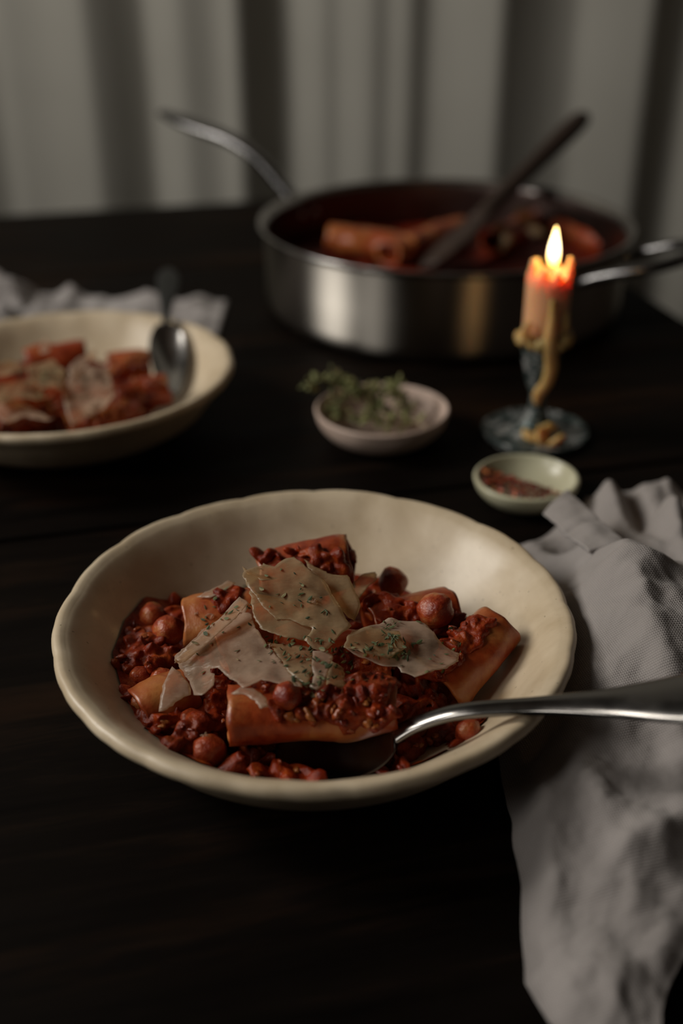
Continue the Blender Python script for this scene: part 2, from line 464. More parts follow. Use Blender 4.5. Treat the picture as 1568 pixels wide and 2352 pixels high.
# curtain: folds from the bright (left facing) and dark (right facing) bands
CY = 1.66
bands = [(0, .55), (60, .60), (120, .72), (190, .64), (206, .36), (260, .30), (315, .34), (340, .74), (392, .72), (412, .5), (440, .42),
         (480, .48), (508, .68), (535, .80), (545, .25), (600, .22), (632, .28), (664, .66), (700, .76), (740, .70), (756, .40), (776, .66),
         (812, .76), (850, .66), (876, .42), (900, .70), (934, .72), (950, .40), (980, .42), (1003, .65), (1060, .72), (1142, .68), (1160, .36),
         (1250, .42), (1330, .46), (1352, .65), (1420, .62), (1488, .58), (1512, .20), (1556, .18), (1590, .5), (1640, .7)]
bx = [PY(q[0], 0, CY).x for q in bands]; bb = [q[1] for q in bands]
xs = np.linspace(-1.25, 1.20, 900)
bri = np.where((xs > bx[0]) & (xs < bx[-1]), np.interp(xs, bx, bb), 0.55 + 0.2 * np.sin(xs * 55 + 2 * np.sin(xs * 9)))
slope = -(bri - 0.56) * 3.0
ker = np.ones(7) / 7; slope = np.convolve(slope, ker, 'same')
depth = np.cumsum(slope) * (xs[1] - xs[0])
win = 121; pad = np.pad(depth, win // 2, mode='edge'); depth = depth - np.convolve(pad, np.ones(win) / win, 'valid')[:len(depth)]
V = []; Fc = []
zs = np.linspace(FZ + 0.005, 1.60, 34)
for j, z in enumerate(zs):
    for i, x in enumerate(xs):
        V.append(Vector((x + 0.004 * nz(x * 3, z * 2.2, 5), CY + depth[i] * (1 + 0.25 * nz(x * 6, z * 1.2, 2)) + 0.006 * nz(x * 4, z * 3, 9), z)))
n = len(xs)
for j in range(len(zs) - 1):
    for i in range(n - 1): Fc.append((j * n + i, j * n + i + 1, (j + 1) * n + i + 1, (j + 1) * n + i))
cur = thing('curtain', 'pale grey linen curtain hanging in soft vertical folds behind the table', 'curtain', (0, CY, FZ))
mesh('curtain_cloth', V, Fc, M['curtain'], cur)
mesh('curtain_rod', *sweep([(-1.3, CY, 1.61), (0, CY, 1.61), (1.25, CY, 1.61)], [(.012, .012)] * 3, 12), M['dark_steel'], cur)

# ---------------------------------------------------------------- table
PSI = R(14)
E1 = Vector((math.cos(PSI), math.sin(PSI), 0)); E2 = Vector((-math.sin(PSI), math.cos(PSI), 0))
rot = Matrix.Rotation(PSI, 4, 'Z')
far = Vector((-0.242, 1.270, 0)).dot(E2); right = P(1500, 690).dot(E1)
seam = P(150, 1222).dot(E2)
pw = (far - seam) / 3
tab = thing('dining_table', 'dark stained wooden table of wide planks carrying the meal', 'table', (0, 0, FZ))
BASE[tab.name] = Vector((0, 0, FZ))
tab.rotation_euler = (0, 0, PSI)
def tpart(name, vf, mat=M['table_wood'], parent=tab):
    o = mesh(name, vf[0], vf[1], mat, parent, smooth=False); return o
left_end = -1.02; near_end = seam - 5 * pw
edges = [near_end, seam - 2 * .37, seam - .37, seam, seam + pw, seam + 2 * pw, far]
for k in range(len(edges) - 1):
    tpart('plank', box(left_end, right, edges[k] + .0009, edges[k + 1] - .0009, -.032, -.0010 if k == 2 else 0.0, .0022))
for (x0, x1, y0, y1) in ((left_end + .05, right - .05, far - .07, far - .05), (left_end + .05, right - .05, near_end + .05, near_end + .07),
                         (left_end + .05, left_end + .07, near_end + .05, far - .05), (right - .07, right - .05, near_end + .05, far - .05)):
    tpart('apron', box(x0, x1, y0, y1, -.115, -.0322))
for x0 in (left_end + .05, right - .12):
    for y0 in (near_end + .05, far - .12):
        tpart('leg', box(x0, x0 + .07, y0, y0 + .07, FZ, -.0323, .004))

# ---------------------------------------------------------------- bowls
BC = Vector((-0.0112, 0.3872, 0)); BR = 0.111; BH = 0.0445
INNER = smooth_profile([(0.0, .0055), (.030, .0055), (.046, .0058), (.061, .0082), (.0745, .0152), (.0875, .0268), (.0965, .0370), (.1015, .0418), (.1040, .0434)], 5)
def bowl_z(r):
    return interp(r, [q[0] for q in INNER], [q[1] for q in INNER])
LIP = [(.1056, .0443), (.1072, .0446), (.1086, .0438), (.1095, .0422), (.1094, .0404), (.1084, .0388), (.1060, .0368)]
OUTER = [(.099, .0290), (.090, .0165), (.076, .0075), (.066, .0040), (.0605, .0024), (.0600, .0004), (.0575, .0), (.0550, .0006), (.054, .0018), (.030, .0020), (.0, .0020)]
BPROF = INNER + LIP + OUTER
def scallop(a, r, z, j, ph=0.3):
    k = sstep(.070, .1075, r)
    u = (a + ph + .05 * math.sin(3 * a)) * 17 / (2 * math.pi); fr = u - math.floor(u)
    lobe = abs(math.sin(math.pi * fr)) ** 0.6 - 0.72
    mini = math.exp(-((fr - 0.5) / 0.09) ** 2)
    wob = 0.0010 * nz(math.cos(a) * 1.5, math.sin(a) * 1.5, 3)
    k = sstep(.090, .1045, r); dr = k * (0.0010 * lobe - 0.0003 * mini + wob)
    relief = 0.00022 * math.exp(-((r - .098) / .008) ** 2) * math.sin(22 * (a + ph)) if j < len(INNER) else 0
    return r + dr, z + k * (0.0006 * lobe + wob * 0.6) + relief
def make_bowl(label, c, ph):
    t = thing('pasta_bowl', label, 'bowl', c, 'scalloped cream pasta bowls')
    v, f = lathe(BPROF, 220, c, lambda a, r, z, j: scallop(a, r, z, j, ph))
    n = len(BPROF)
    mesh('bowl_shell', v, f, M['cream_ceramic'], t)
    return t
make_bowl('cream scalloped pasta bowl with cheese-topped pasta and spoon beside the grey linen napkin', BC, 0.3)
B2 = Vector((-0.180, 0.668, 0))
make_bowl('cream scalloped pasta bowl standing between the pan and the crumpled pale cloth', B2, 0.9)

# ---------------------------------------------------------------- cutlery
def spoon(name, label, pts, handle, head_dir, head_up, neck, head_len, head_w, head_d, mat, hmat=None):
    """handle: sweep; head: egg-shaped dish starting at the neck"""
    t = thing(name, label, 'spoon', (neck.x, neck.y, 0), None)
    mesh('handle', *sweep(pts, handle, 18, head_up, 7, 2.6), hmat or mat, t)
    hd = head_dir.normalized(); hu = (head_up - hd * head_up.dot(hd)).normalized(); hs = hd.cross(hu)
    V = []; Fc = []; nu, nv = 26, 25
    def pt(u, v, off):
        wv = head_w * (math.sin(math.pi * min(1, (u * 0.93 + 0.035)) ** 0.80) ** 0.62)
        x = u * head_len; y = v * wv
        prof = math.sin(math.pi * u) ** 0.75 if 0 < u < 1 else 0
        z = -head_d * prof * (1 - v * v) - off * 0.0011
        return neck + hd * x + hs * y + hu * z
    for off in (0, 1):
        for i in range(nu + 1):
            for j in range(nv):
                V.append(pt(i / nu, -1 + 2 * j / (nv - 1), off))
    m = (nu + 1) * nv
    for i in range(nu):
        for j in range(nv - 1):
            a0 = i * nv + j
            Fc.append((a0, a0 + 1, a0 + nv + 1, a0 + nv)); Fc.append((m + a0, m + a0 + nv, m + a0 + nv + 1, m + a0 + 1))
        Fc.append((i * nv, (i + 1) * nv, m + (i + 1) * nv, m + i * nv))
        b = i * nv + nv - 1; Fc.append((b, m + b, m + b + nv, b + nv))
    for j in range(nv - 1):
        Fc.append((j, m + j, m + j + 1, j + 1)); b = nu * nv + j; Fc.append((b, b + 1, m + b + 1, m + b))
    mesh('spoon_head', V, Fc, mat, t)
    return t
# the spoon in the front bowl
hz = [(905, 1690, .027), (960, 1662, .033), (1060, 1634, .0425), (1240, 1621, .0515), (1400, 1614, .0605), (1568, 1603, .0715), (1740, 1583, .083), (1850, 1568, .088), (1885, 1563, .0895), (1900, 1561, .0900)]
hp = [P(*q) for q in hz]
neck = hp[0]; tip = P(632, 1734, .0165)
spoon('table_spoon', 'steel spoon resting on the front bowl rim with handle over the napkin', hp,
      [(.0042, .0016), (.0036, .0018), (.0034, .0019), (.0040, .0017), (.0064, .0017), (.0105, .0016), (.0125, .0014), (.0118, .0012), (.0078, .0011), (.0008, .0008)],
      tip - neck, Vector((-.25, -.25, 1)), neck, (tip - neck).length, .0165, .0075, M['cutlery'])
# the spoon in the left bowl
hz = [(381, 742, .0480), (381, 716, .0500), (383, 690, .0520), (385, 660, .0540), (386, 632, .0555), (387, 618, .0558)]
hp = [P(*q) for q in hz]; neck = hp[0]; tip = P(398, 905, .0215)
spoon('dessert_spoon', 'dark-handled spoon leaning on the far rim of the left pasta bowl', hp,
      [(.0026, .0018), (.0032, .0016), (.0052, .0014), (.0080, .0013), (.0078, .0012), (.0030, .0010)],
      tip - neck, Vector((0.1, -.1, 1)), neck, (tip - neck).length, .0135, .0075, M['steel'], M['black_handle'])

# ---------------------------------------------------------------- pan with its two handles
PC = Vector((0.0866, 0.922, 0)); PR = 0.155; PH = 0.075
pan = thing('saute_pan', 'wide brushed steel saute pan with long curved handle and sauce inside', 'pan', PC)
body = smooth_profile([(.0, .004), (.06, .004), (.125, .0042), (.141, .007), (.1475, .016), (.1485, .040), (.1488, .066), (.1505, .0715)], 5)
lip = [(.1525, .0738), (.1548, .0748), (.1562, .0744), (.1562, .0735), (.1545, .0722)]
outer = [(.1525, .0695), (.1512, .064), (.1510, .040), (.1508, .016), (.1490, .008), (.1440, .0030), (.135, .0008), (.11, 0), (.0, 0)]
ins = body[:-3]
V, Fc = lathe(ins, 128, PC); mesh('pan_inside', V, Fc, M['pan_inside'], pan)
V, Fc = lathe(body[-4:] + lip + [outer[0]], 128, PC); mesh('pan_rim', V, Fc, M['steel'], pan)
V, Fc = lathe(outer, 128, PC); mesh('pan_wall', V, Fc, M['brushed_steel'], pan)
hdir = Vector((-.79, .61, 0)).normalized(); side = hdir.cross(Vector((0, 0, 1)))
pl = lambda x, y: PP(x, y, PC, side)
hp = [PC + hdir * .1505 + Vector((0, 0, .056)), PC + hdir * .164 + Vector((0, 0, .066)), pl(638, 415), pl(590, 362), pl(530, 322), pl(470, 297), pl(415, 276), pl(374, 259)]
lh = mesh('long_handle', *sweep(hp, [(.015, .0025), (.0085, .0045), (.0075, .0050), (.0078, .0052), (.0095, .0055), (.0120, .0052), (.0120, .0045), (.0070, .0028)], 18, Vector((0, 0, 1)), 7, 2.4), M['dark_steel'], pan)
od = -hdir
hp = []
for u, o_, z_ in ((-.046, .150, .060), (-.046, .162, .0655), (-.045, .185, .074), (-.036, .205, .080), (-.016, .215, .083), (.016, .215, .083), (.036, .205, .080), (.045, .185, .074), (.046, .162, .0655), (.046, .150, .060)):
    hp.append(PC + od * o_ + side * u + Vector((0, 0, z_)))
hh_ = mesh('helper_handle', *sweep(hp, [(.007, .004)] + [(.0056, .0042)] * 8 + [(.007, .004)], 14, Vector((0, 0, 1)), 5, 2.3), M['dark_steel'], pan)

for s in (-1, 1):
    q = PC + hdir * .1478 + side * s * .0095 + Vector((0, 0, .056))
    mesh('rivet', *blob(q, (.0045, .0045, .0028), random.Random(3), 2, 0.0, rot=hdir.to_track_quat('Z', 'Y').to_matrix()), M['steel'], lh)
    q = PC - hdir * .1478 + side * s * .038 + Vector((0, 0, .060))
    mesh('rivet', *blob(q, (.0045, .0045, .0028), random.Random(3), 2, 0.0, rot=hdir.to_track_quat('Z', 'Y').to_matrix()), M['steel'], hh_)

# sauce in the pan
rnd = random.Random(11)
def sauce_disc(c, rmax, zf, n_r=46, n_a=150, stretch=None):
    V = [Vector((c.x, c.y, zf(0, 0)))]; Fc = []
    for i in range(1, n_r + 1):
        for k in range(n_a):
            a_ = 2 * math.pi * k / n_a; rm = rmax(a_) if callable(rmax) else rmax
            r_ = rm * i / n_r; x, y = r_ * math.cos(a_), r_ * math.sin(a_)
            V.append(Vector((c.x + x, c.y + y, zf(x, y))))
    for k in range(n_a): Fc.append((0, 1 + k, 1 + (k + 1) % n_a))
    for i in range(n_r - 1):
        for k in range(n_a):
            k2 = (k + 1) % n_a; a0 = 1 + i * n_a
            Fc.append((a0 + k, a0 + n_a + k, a0 + n_a + k2, a0 + k2))
    return V, Fc
def pan_z(x, y):
    return .033 + .007 * nz(x * 22, y * 22, 1) + .004 * nz(x * 70, y * 70, 2) + .002 * nz(x * 190, y * 190, 4)
psauce = tag(mesh('pan_sauce', *sauce_disc(PC, .1478, pan_z, 60, 190), M['sauce_dark']), 'thick red tomato sauce filling the saute pan', 'sauce')

def tube_pasta(p0, p1, ra, rb, mat, label, group, rnd, roll=0.0, bend=0.0, wall=0.0019, sag=0.0):
    ax = p1 - p0; L = ax.length; t = ax.normalized()
    s_ = t.cross(Vector((0, 0, 1))).normalized(); u_ = s_.cross(t)
    rm = Matrix.Rotation(roll, 3, t); s_ = rm @ s_; u_ = rm @ u_
    off = Vector((rnd.uniform(0, 40), rnd.uniform(0, 40), rnd.uniform(0, 40)))
    seg, nl = 40, 26
    V = []; Fc = []
    for layer in (0, 1):
        for i in range(nl + 1):
            f = i / nl
            c = p0 + ax * f + u_ * (bend * math.sin(math.pi * f)) - u_ * sag * 0
            for k in range(seg):
                a_ = 2 * math.pi * k / seg
                w1 = ra - layer * wall; w2 = rb - layer * wall
                q = Vector((math.cos(a_), math.sin(a_), f * L / .012))
                d_ = 1 + 0.16 * noise.noise(q * 0.8 + off) - 0.10 * math.exp(-(min(f, 1 - f) / .12) ** 2) * abs(math.sin(a_))  + (0.025 * noise.noise(q * 3.1 + off))
                endcut = 0.0022 * noise.noise(Vector((math.cos(a_) * 1.2, math.sin(a_) * 1.2, 7 + (f > .5))) + off) * (1 if i in (0, nl) else 0.5 if i in (1, nl - 1) else 0)
                V.append(c + t * endcut + s_ * math.cos(a_) * w1 * d_ + u_ * math.sin(a_) * w2 * d_)
    m = (nl + 1) * seg
    for i in range(nl):
        for k in range(seg):
            k2 = (k + 1) % seg
            Fc.append((i * seg + k, i * seg + k2, (i + 1) * seg + k2, (i + 1) * seg + k))
            Fc.append((m + i * seg + k, m + (i + 1) * seg + k, m + (i + 1) * seg + k2, m + i * seg + k2))
    for k in range(seg):
        k2 = (k + 1) % seg
        Fc.append((k, m + k, m + k2, k2)); e = nl * seg
        Fc.append((e + k, e + k2, m + e + k2, m + e + k))
    return tag(mesh('pasta_tube', V, Fc, mat), label, 'pasta', group)

rnd = random.Random(5)
for (x0, y0, x1, y1, z0, z1, ra, rb, mt, lb) in (
        (760, 545, 960, 575, .050, .046, .0150, .0125, 'pasta_pale', 'orange pasta tube lying near the wooden spoon blade in the pan'),
        (890, 585, 1060, 520, .047, .047, .0140, .0110, 'pasta', 'red-sauced pasta tube crossing behind another tube in the pan'),
        (1130, 560, 1240, 500, .044, .044, .0130, .0110, 'pasta_red', 'sauce-covered pasta tube under the cheese bits in the pan'),
        (1290, 520, 1400, 560, .042, .040, .0130, .0110, 'pasta_red', 'dark red pasta tube at the helper-handle side of the pan'),
        (820, 470, 960, 455, .040, .040, .0130, .0105, 'pasta_red', 'dark red pasta tube half sunk along the far pan wall')):
    tube_pasta(P(x0, y0, z0), P(x1, y1, z1), ra, rb, M[mt], lb, 'pasta tubes in the pan', rnd)

# wooden spoon
ta = P(985, 612, .046); tb = P(1340, 268, .121)
dv = tb - ta
wsp = thing('wooden_spoon', 'dark wooden spoon leaning on the pan rim above the sauce', 'spoon', (ta.x, ta.y, .03))
pts = [ta + dv * k for k in (0.0, .06, .16, .26, .34, .6, .85, .97, 1.0)]
mesh('blade', *sweep(pts[:5], [(.010, .003), (.021, .0045), (.025, .005), (.016, .0055), (.0085, .0062)], 18, Vector((-.5, .2, 1)), 6), M['spoon_wood'], wsp)
mesh('handle', *sweep(pts[3:], [(.013, .0062), (.0100, .0072), (.0098, .0080), (.0128, .0095), (.0110, .0085), (.0040, .003)], 18, Vector((-.5, .2, 1)), 6), M['spoon_wood'], wsp)

# ---------------------------------------------------------------- food in the front bowl
def P3(q): return P(*q)
outline_px = [(262, 1530), (290, 1455), (335, 1400), (430, 1372), (560, 1330), (640, 1290), (790, 1300), (890, 1315), (960, 1350), (1060, 1405),
              (1120, 1450), (1060, 1540), (1075, 1600), (1120, 1625), (1115, 1665), (1040, 1725), (940, 1765), (830, 1796), (690, 1808), (560, 1800), (440, 1762), (330, 1690), (285, 1610)]
OUT = [tuple(P(x, y, .020).xy - BC.xy) for x, y in outline_px]
def out_r(a_):
    dx, dy = math.cos(a_), math.sin(a_); lo, hi = 0.0, 0.12
    for _ in range(22):
        m_ = (lo + hi) / 2
        if in_poly(m_ * dx, m_ * dy, OUT): lo = m_
        else: hi = m_
    return lo
heap = P(680, 1520, .030).xy - BC.xy
def food_z(x, y):
    r_ = math.hypot(x, y); base = bowl_z(r_)
    d_ = poly_dist(x, y, OUT) if in_poly(x, y, OUT) else 0
    e = sstep(0, .018, d_)
    e *= 1 - .75 * sstep(-.040, -.052, y) * sstep(-.045, .0, x)
    h = .0012 + .0085 * e + .008 * math.exp(-(((x - heap.x) / .052) ** 2 + ((y - heap.y) / .042) ** 2)) * e
    h += e * (.0050 * nz(x * 60, y * 60, 1) + .0040 * abs(nz(x * 120, y * 120, 2)) + .0022 * nz(x * 240, y * 240, 5)) + .0009 * nz(x * 480, y * 480, 3) * (0.4 + e)
    top = base + max(h, .0006)
    if y < -.046 and nz(x * 75 + 3, y * 75, 11) > .02: top = base - .0012
    return top
_rc = {}
sauce = thing('tomato_sauce', 'chunky red tomato sauce spread under the cheese-topped pasta', 'sauce', (BC.x, BC.y, .009))
POOL = sauce_disc(BC, out_r, food_z, 70, 220)
mesh('sauce_pool', *POOL, M['sauce'], sauce)

rnd = random.Random(21)
G1 = 'pasta tubes in the front bowl'
TUBES = [
    ((526, 1640, .0310), (906, 1622, .0310), .0128, .0108, 'pasta', 0.15, 'long pasta tube lying along the spoon head, red chunks on top'),
    ((424, 1428, .0300), (600, 1405, .0330), .0125, .0100, 'pasta_pale', 0.2, 'pasta tube with pale open end beside the big chickpea'),
    ((602, 1325, .0390), (808, 1290, .0460), .0138, .0118, 'pasta_drenched', 0.3, 'saucy pasta tube on the far side with a pale tip'),
    ((1140, 1436, .0330), (1010, 1590, .0230), .0120, .0100, 'pasta', -0.2, 'slanting pasta tube resting against the bowl wall toward the napkin'),
    ((850, 1440, .0290), (1035, 1395, .0300), .0125, .0100, 'pasta_red', 0.1, 'red pasta tube lying behind the wide pale cheese shaving'),
    ((318, 1630, .0220), (440, 1585, .0230), .0115, .0090, 'pasta_pale', 0.1, 'short pale pasta piece under the small torn cheese flake'),
    ((640, 1490, .0280), (900, 1530, .0280), .0135, .0110, 'pasta_red', 0.1, 'sauce-covered pasta tube in the middle beneath the herbs'),
    ((500, 1500, .0270), (640, 1430, .0330), .0130, .0110, 'pasta', 0.1, 'pasta tube hidden beneath the long curled cheese shaving'),
]
for p0, p1, ra, rb, mt, roll, lb in TUBES:
    tube_pasta(P3(p0), P3(p1), ra, rb, M[mt], lb, G1, rnd, roll)

# chickpeas
def chickpea(x, y, z, r_, label, group):
    c = P(x, y, z); v0, f0 = ico(3); r_ *= 1.1
    off = Vector((rnd.uniform(0, 50), rnd.uniform(0, 50), rnd.uniform(0, 50)))
    rt = Matrix.Rotation(rnd.uniform(0, 6.28), 3, Vector((rnd.uniform(-1, 1), rnd.uniform(-1, 1), rnd.uniform(-1, 1))).normalized())
    V = []
    for v in v0:
        k = 1 + 0.13 * noise.noise(v * 1.6 + off) + .05 * noise.noise(v * 4.5 + off) - 0.16 * math.exp(-(v.x / 0.16) ** 2) * max(0, v.z) + 0.28 * math.exp(-((v - Vector((0, .35, .93))).length / .30) ** 2)
        V.append(c + rt @ Vector((v.x * r_ * k, v.y * r_ * .94 * k, v.z * r_ * .98 * k)))
    tag(mesh('chickpea', V, f0, M['chickpea']), label, 'chickpea', group)
GC = 'chickpeas in the front bowl'
for q in ((388, 1448, .0270, .0066, 'round chickpea beside the pale pasta tube end'),
          (352, 1416, .0240, .0058, 'chickpea sunk in sauce behind the round chickpea'),
          (478, 1726, .0200, .0066, 'chickpea lying below the corner of the long pasta tube'),
          (440, 1662, .0200, .0056, 'small reddish chickpea between torn cheese flake and long tube'),
          (324, 1556, .0215, .0046, 'little pale chickpea at the sauce edge by the shaded bowl wall'),
          (372, 1560, .0230, .0048, 'little red chickpea next to the torn cheese flake'),
          (332, 1614, .0220, .0052, 'pale chickpea on the short pasta piece'),
          (903, 1338, .0310, .0064, 'chickpea perched against the far bowl wall'),
          (1000, 1402, .0400, .0072, 'big chickpea on the tube behind the wide shaving'),
          (930, 1480, .0300, .0060, 'chickpea hidden under the wide pale shaving'),
          (660, 1600, .0420, .0052, 'chickpea half coated in sauce on the long tube'),
          (1075, 1682, .0230, .0050, 'chickpea under the spoon neck at the sauce edge')):
    chickpea(*q, GC)

# cheese shavings
def shaving(poly, label, mat, group, zf=None, curl=0.0, thick=0.0002, seed=0, wave=0.0010, name='cheese_shaving'):
    rr_ = random.Random(seed)
    bm = bmesh.new()
    vs = [bm.verts.new(P(*q)) for q in poly]
    f = bm.faces.new(vs)
    bmesh.ops.triangulate(bm, faces=[f], quad_method='BEAUTY', ngon_method='BEAUTY')
    for _ in range(4):
        es = [e for e in bm.edges if e.calc_length() > .0024]
        if not es: break
        bmesh.ops.subdivide_edges(bm, edges=es, cuts=1, use_grid_fill=True)
        bmesh.ops.triangulate(bm, faces=[q for q in bm.faces if len(q.verts) > 3])
    inner = [v for v in bm.verts if not v.is_boundary]
    for _ in range(6): bmesh.ops.smooth_vert(bm, verts=inner, factor=0.5, use_axis_x=True, use_axis_y=True, use_axis_z=True)
    bm.normal_update()
    off = Vector((rr_.uniform(0, 60), rr_.uniform(0, 60), rr_.uniform(0, 60)))
    cen = sum((v.co for v in bm.verts), Vector()) / len(bm.verts)
    ext = max((v.co - cen).length for v in bm.verts)
    for v in bm.verts:
        d_ = (v.co - cen).length / ext
        v.co.z += wave * .8 * noise.noise(v.co * 150 + off) + wave * 3.0 * noise.noise(v.co * 38 + off) + curl * d_ * d_
        if v.is_boundary:
            v.co.x += .0007 * noise.noise(v.co * 600 + off); v.co.y += .0007 * noise.noise(v.co * 640 - off)
    bm.normal_update()
    for q in bm.faces:
        if q.normal.z < 0: q.normal_flip()
    bm.normal_update()
    rim = [v.co.copy() for v in bm.verts if v.is_boundary]
    eo = {}
    bmesh.ops.solidify(bm, geom=bm.faces[:], thickness=thick)
    bm.verts.ensure_lookup_table(); bm.verts.index_update()
    V = [v.co.copy() for v in bm.verts]; Fc = [tuple(v.index for v in q.verts) for q in bm.faces]; bm.free()
    o = tag(mesh(name, V, Fc, M[mat]), label, 'cheese', group)
    at = o.data.attributes.new('edge', 'FLOAT', 'POINT')
    R_ = np.array([tuple(q) for q in rim]); VV = np.array([tuple(q) for q in V])
    dd = np.sqrt(((VV[:, None, :] - R_[None, :, :]) ** 2).sum(2)).min(1)
    at.data.foreach_set('value', np.clip(1 - (dd - .0002) / .0016, 0, 1) ** 1.5 * .45)
    return o
def lin(pts, fn): return [(x, y, fn(x, y)) for x, y in pts]
GS = 'cheese shavings on the front bowl'
zA = lambda x, y: .0600 - (y - 1280) * .000055
shaving(lin([(574, 1360), (579, 1412), (599, 1452), (652, 1474), (700, 1478), (745, 1440), (700, 1400), (619, 1375)], lambda x, y: zA(x, y) - .0028),
        'dim cheese shaving tucked under the biggest upright shaving', 'cheese', GS, seed=2)
shaving(lin([(698, 1276), (732, 1306), (752, 1323), (798, 1333), (828, 1399), (815, 1426), (765, 1395), (738, 1350), (712, 1310)], lambda x, y: .0570 - (y - 1276) * .00007),
        'thin cheese shaving standing behind the biggest shaving', 'cheese', GS, seed=3, wave=.0016)
shaving(lin([(556, 1323), (562, 1313), (596, 1300), (606, 1293), (629, 1303), (659, 1283), (675, 1280), (718, 1323), (742, 1333), (765, 1369), (806, 1432), (781, 1452), (745, 1482), (718, 1479), (698, 1462), (718, 1438), (685, 1428), (665, 1418), (632, 1416), (606, 1393), (579, 1363), (566, 1343)], zA),
        'biggest cheese shaving on top of the heap, sprinkled with herbs', 'cheese', GS, seed=4, wave=.0014)
shaving(lin([(560, 1308), (556, 1296), (575, 1308), (600, 1318), (640, 1330), (600, 1335)], lambda x, y: .0575),
        'narrow cheese sliver poking out from behind the biggest shaving', 'cheese', GS, seed=14)
def zB(x, y):
    return .0470 - max(0, (560 - x)) * .00008 - abs(y - 1470) * .000012
shaving(lin([(551, 1371), (569, 1383), (562, 1399), (576, 1402), (586, 1439), (612, 1472), (659, 1532), (695, 1582), (659, 1574), (599, 1560), (559, 1574), (526, 1552), (499, 1528), (480, 1532), (493, 1548), (490, 1568), (463, 1596), (446, 1591), (433, 1562), (413, 1532), (400, 1522), (403, 1512), (443, 1472), (499, 1426)], zB),
        'long torn cheese shaving sloping down toward the chickpeas', 'cheese_white', GS, seed=5, wave=.0014)
# folded-back edge strip of that shaving
shaving([(400, 1521, .0378), (404, 1511, .0400), (443, 1471, .0438), (499, 1425, .0482), (551, 1370, .0520), (569, 1383, .0525), (545, 1415, .0508), (505, 1450, .0475), (460, 1490, .0425), (425, 1518, .0392)],
        'narrow bright cheese strip lying along the edge of the long shaving', 'cheese_white', GS, seed=15, wave=.0004, thick=.0003)
shaving(lin([(809, 1445), (843, 1432), (899, 1412), (932, 1419), (975, 1432), (1015, 1472), (1055, 1498), (1051, 1522), (1028, 1532), (982, 1551), (952, 1555), (922, 1538), (912, 1522), (886, 1522), (859, 1512), (833, 1502), (793, 1488)], lambda x, y: .0475 - (y - 1412) * .00003 - max(0, x - 900) * .00004),
        'wide pale cheese shaving lying toward the slanting tube', 'cheese_white', GS, seed=6, wave=.0016)
shaving(lin([(800, 1452), (850, 1430), (915, 1440), (930, 1470), (890, 1500), (840, 1500), (790, 1482)], lambda x, y: .0505 - (y - 1412) * .00003),
        'smaller cheese flake overlapping the wide pale shaving', 'cheese', GS, seed=16, wave=.0016)
shaving(lin([(718, 1495), (740, 1492), (765, 1505), (758, 1532), (745, 1562), (728, 1582), (712, 1575), (723, 1548), (715, 1532)], lambda x, y: .0500 - (y - 1495) * .00003),
        'small white cheese ribbon standing in the middle of the herbs', 'cheese_white', GS, seed=7, wave=.0006, thick=.0003)
shaving(lin([(396, 1530), (412, 1542), (436, 1575), (439, 1595), (409, 1611), (383, 1631), (363, 1636), (368, 1608), (373, 1578), (386, 1548)], lambda x, y: .0370 - (y - 1530) * .00008),
        'small torn cheese flake over the short pasta piece', 'cheese_white', GS, seed=8, wave=.0008)
shaving(lin([(533, 1595), (552, 1581), (582, 1586), (611, 1606), (616, 1624), (598, 1629), (585, 1611), (563, 1597)], lambda x, y: .0455),
        'small curved cheese curl on the long front tube', 'cheese_white', GS, seed=9, wave=.0004, thick=.0003)
shaving(lin([(861, 1313), (867, 1330), (844, 1352), (815, 1385), (785, 1372), (808, 1343), (831, 1323)], lambda x, y: .0440),
        'narrow cheese flake pointing at the chickpea by the far wall', 'cheese', GS, seed=10)
shaving(lin([(452, 1366), (526, 1337), (540, 1345), (519, 1362), (483, 1372)], lambda x, y: .0430),
        'cheese sliver on the back of the pale-ended tube', 'cheese_white', GS, seed=11)
shaving(lin([(612, 1470), (660, 1480), (715, 1490), (726, 1530), (705, 1582), (660, 1545), (635, 1505)], lambda x, y: .0445),
        'thin cheese shaving beneath the densest herb flakes', 'cheese', GS, seed=12)
shaving(lin([(761, 1518), (790, 1532), (796, 1568), (748, 1576), (752, 1545)], lambda x, y: .0440),
        'small dim cheese flake next to the white ribbon', 'cheese', GS, seed=13)

# ---------------------------------------------------------------- things laid on the food by looking down onto it
def hit(x, y):
    dg = bpy.context.evaluated_depsgraph_get()
    ok, loc, nrm, idx, ob, mx = S.ray_cast(dg, CAM, ray(x, y).normalized())
    return (loc, nrm, ob) if ok else (None, None, None)
bpy.context.view_layer.update()
rnd = random.Random(77)
# vegetable chunks of the sauce
V = []; Fc = []
def add(vf):
    global V, Fc
    n = len(V); V += vf[0]; Fc += [tuple(i + n for i in q) for q in vf[1]]
FOODN = ('sauce_pool', 'pasta_tube')
def scatter(n, poly, rmin, rmax, only=FOODN, sub=2, lift=0.1, amp=1.0):
    xs_ = [q[0] for q in poly]; ys_ = [q[1] for q in poly]; k = 0; tries = 0
    while k < n and tries < n * 8:
        tries += 1
        x, y = rnd.uniform(min(xs_), max(xs_)), rnd.uniform(min(ys_), max(ys_))
        if not in_poly(x, y, poly): continue
        loc, nrm, ob = hit(x, y)
        if ob is None or not ob.name.startswith(only): continue
        r_ = rnd.uniform(rmin, rmax)
        add(blob(loc + nrm * r_ * lift, (r_ * rnd.uniform(.8, 1.7), r_ * rnd.uniform(.6, 1.1), r_ * rnd.uniform(.4, .9)), rnd, sub, amp, 1.1)); k += 1
scatter(170, outline_px, .0018, .0052, ('sauce_pool',), 2, .0, .7)
scatter(90, [(300, 1480), (420, 1400), (520, 1600), (500, 1760), (330, 1660)], .0022, .0052, ('sauce_pool',), 2, .1, .7)
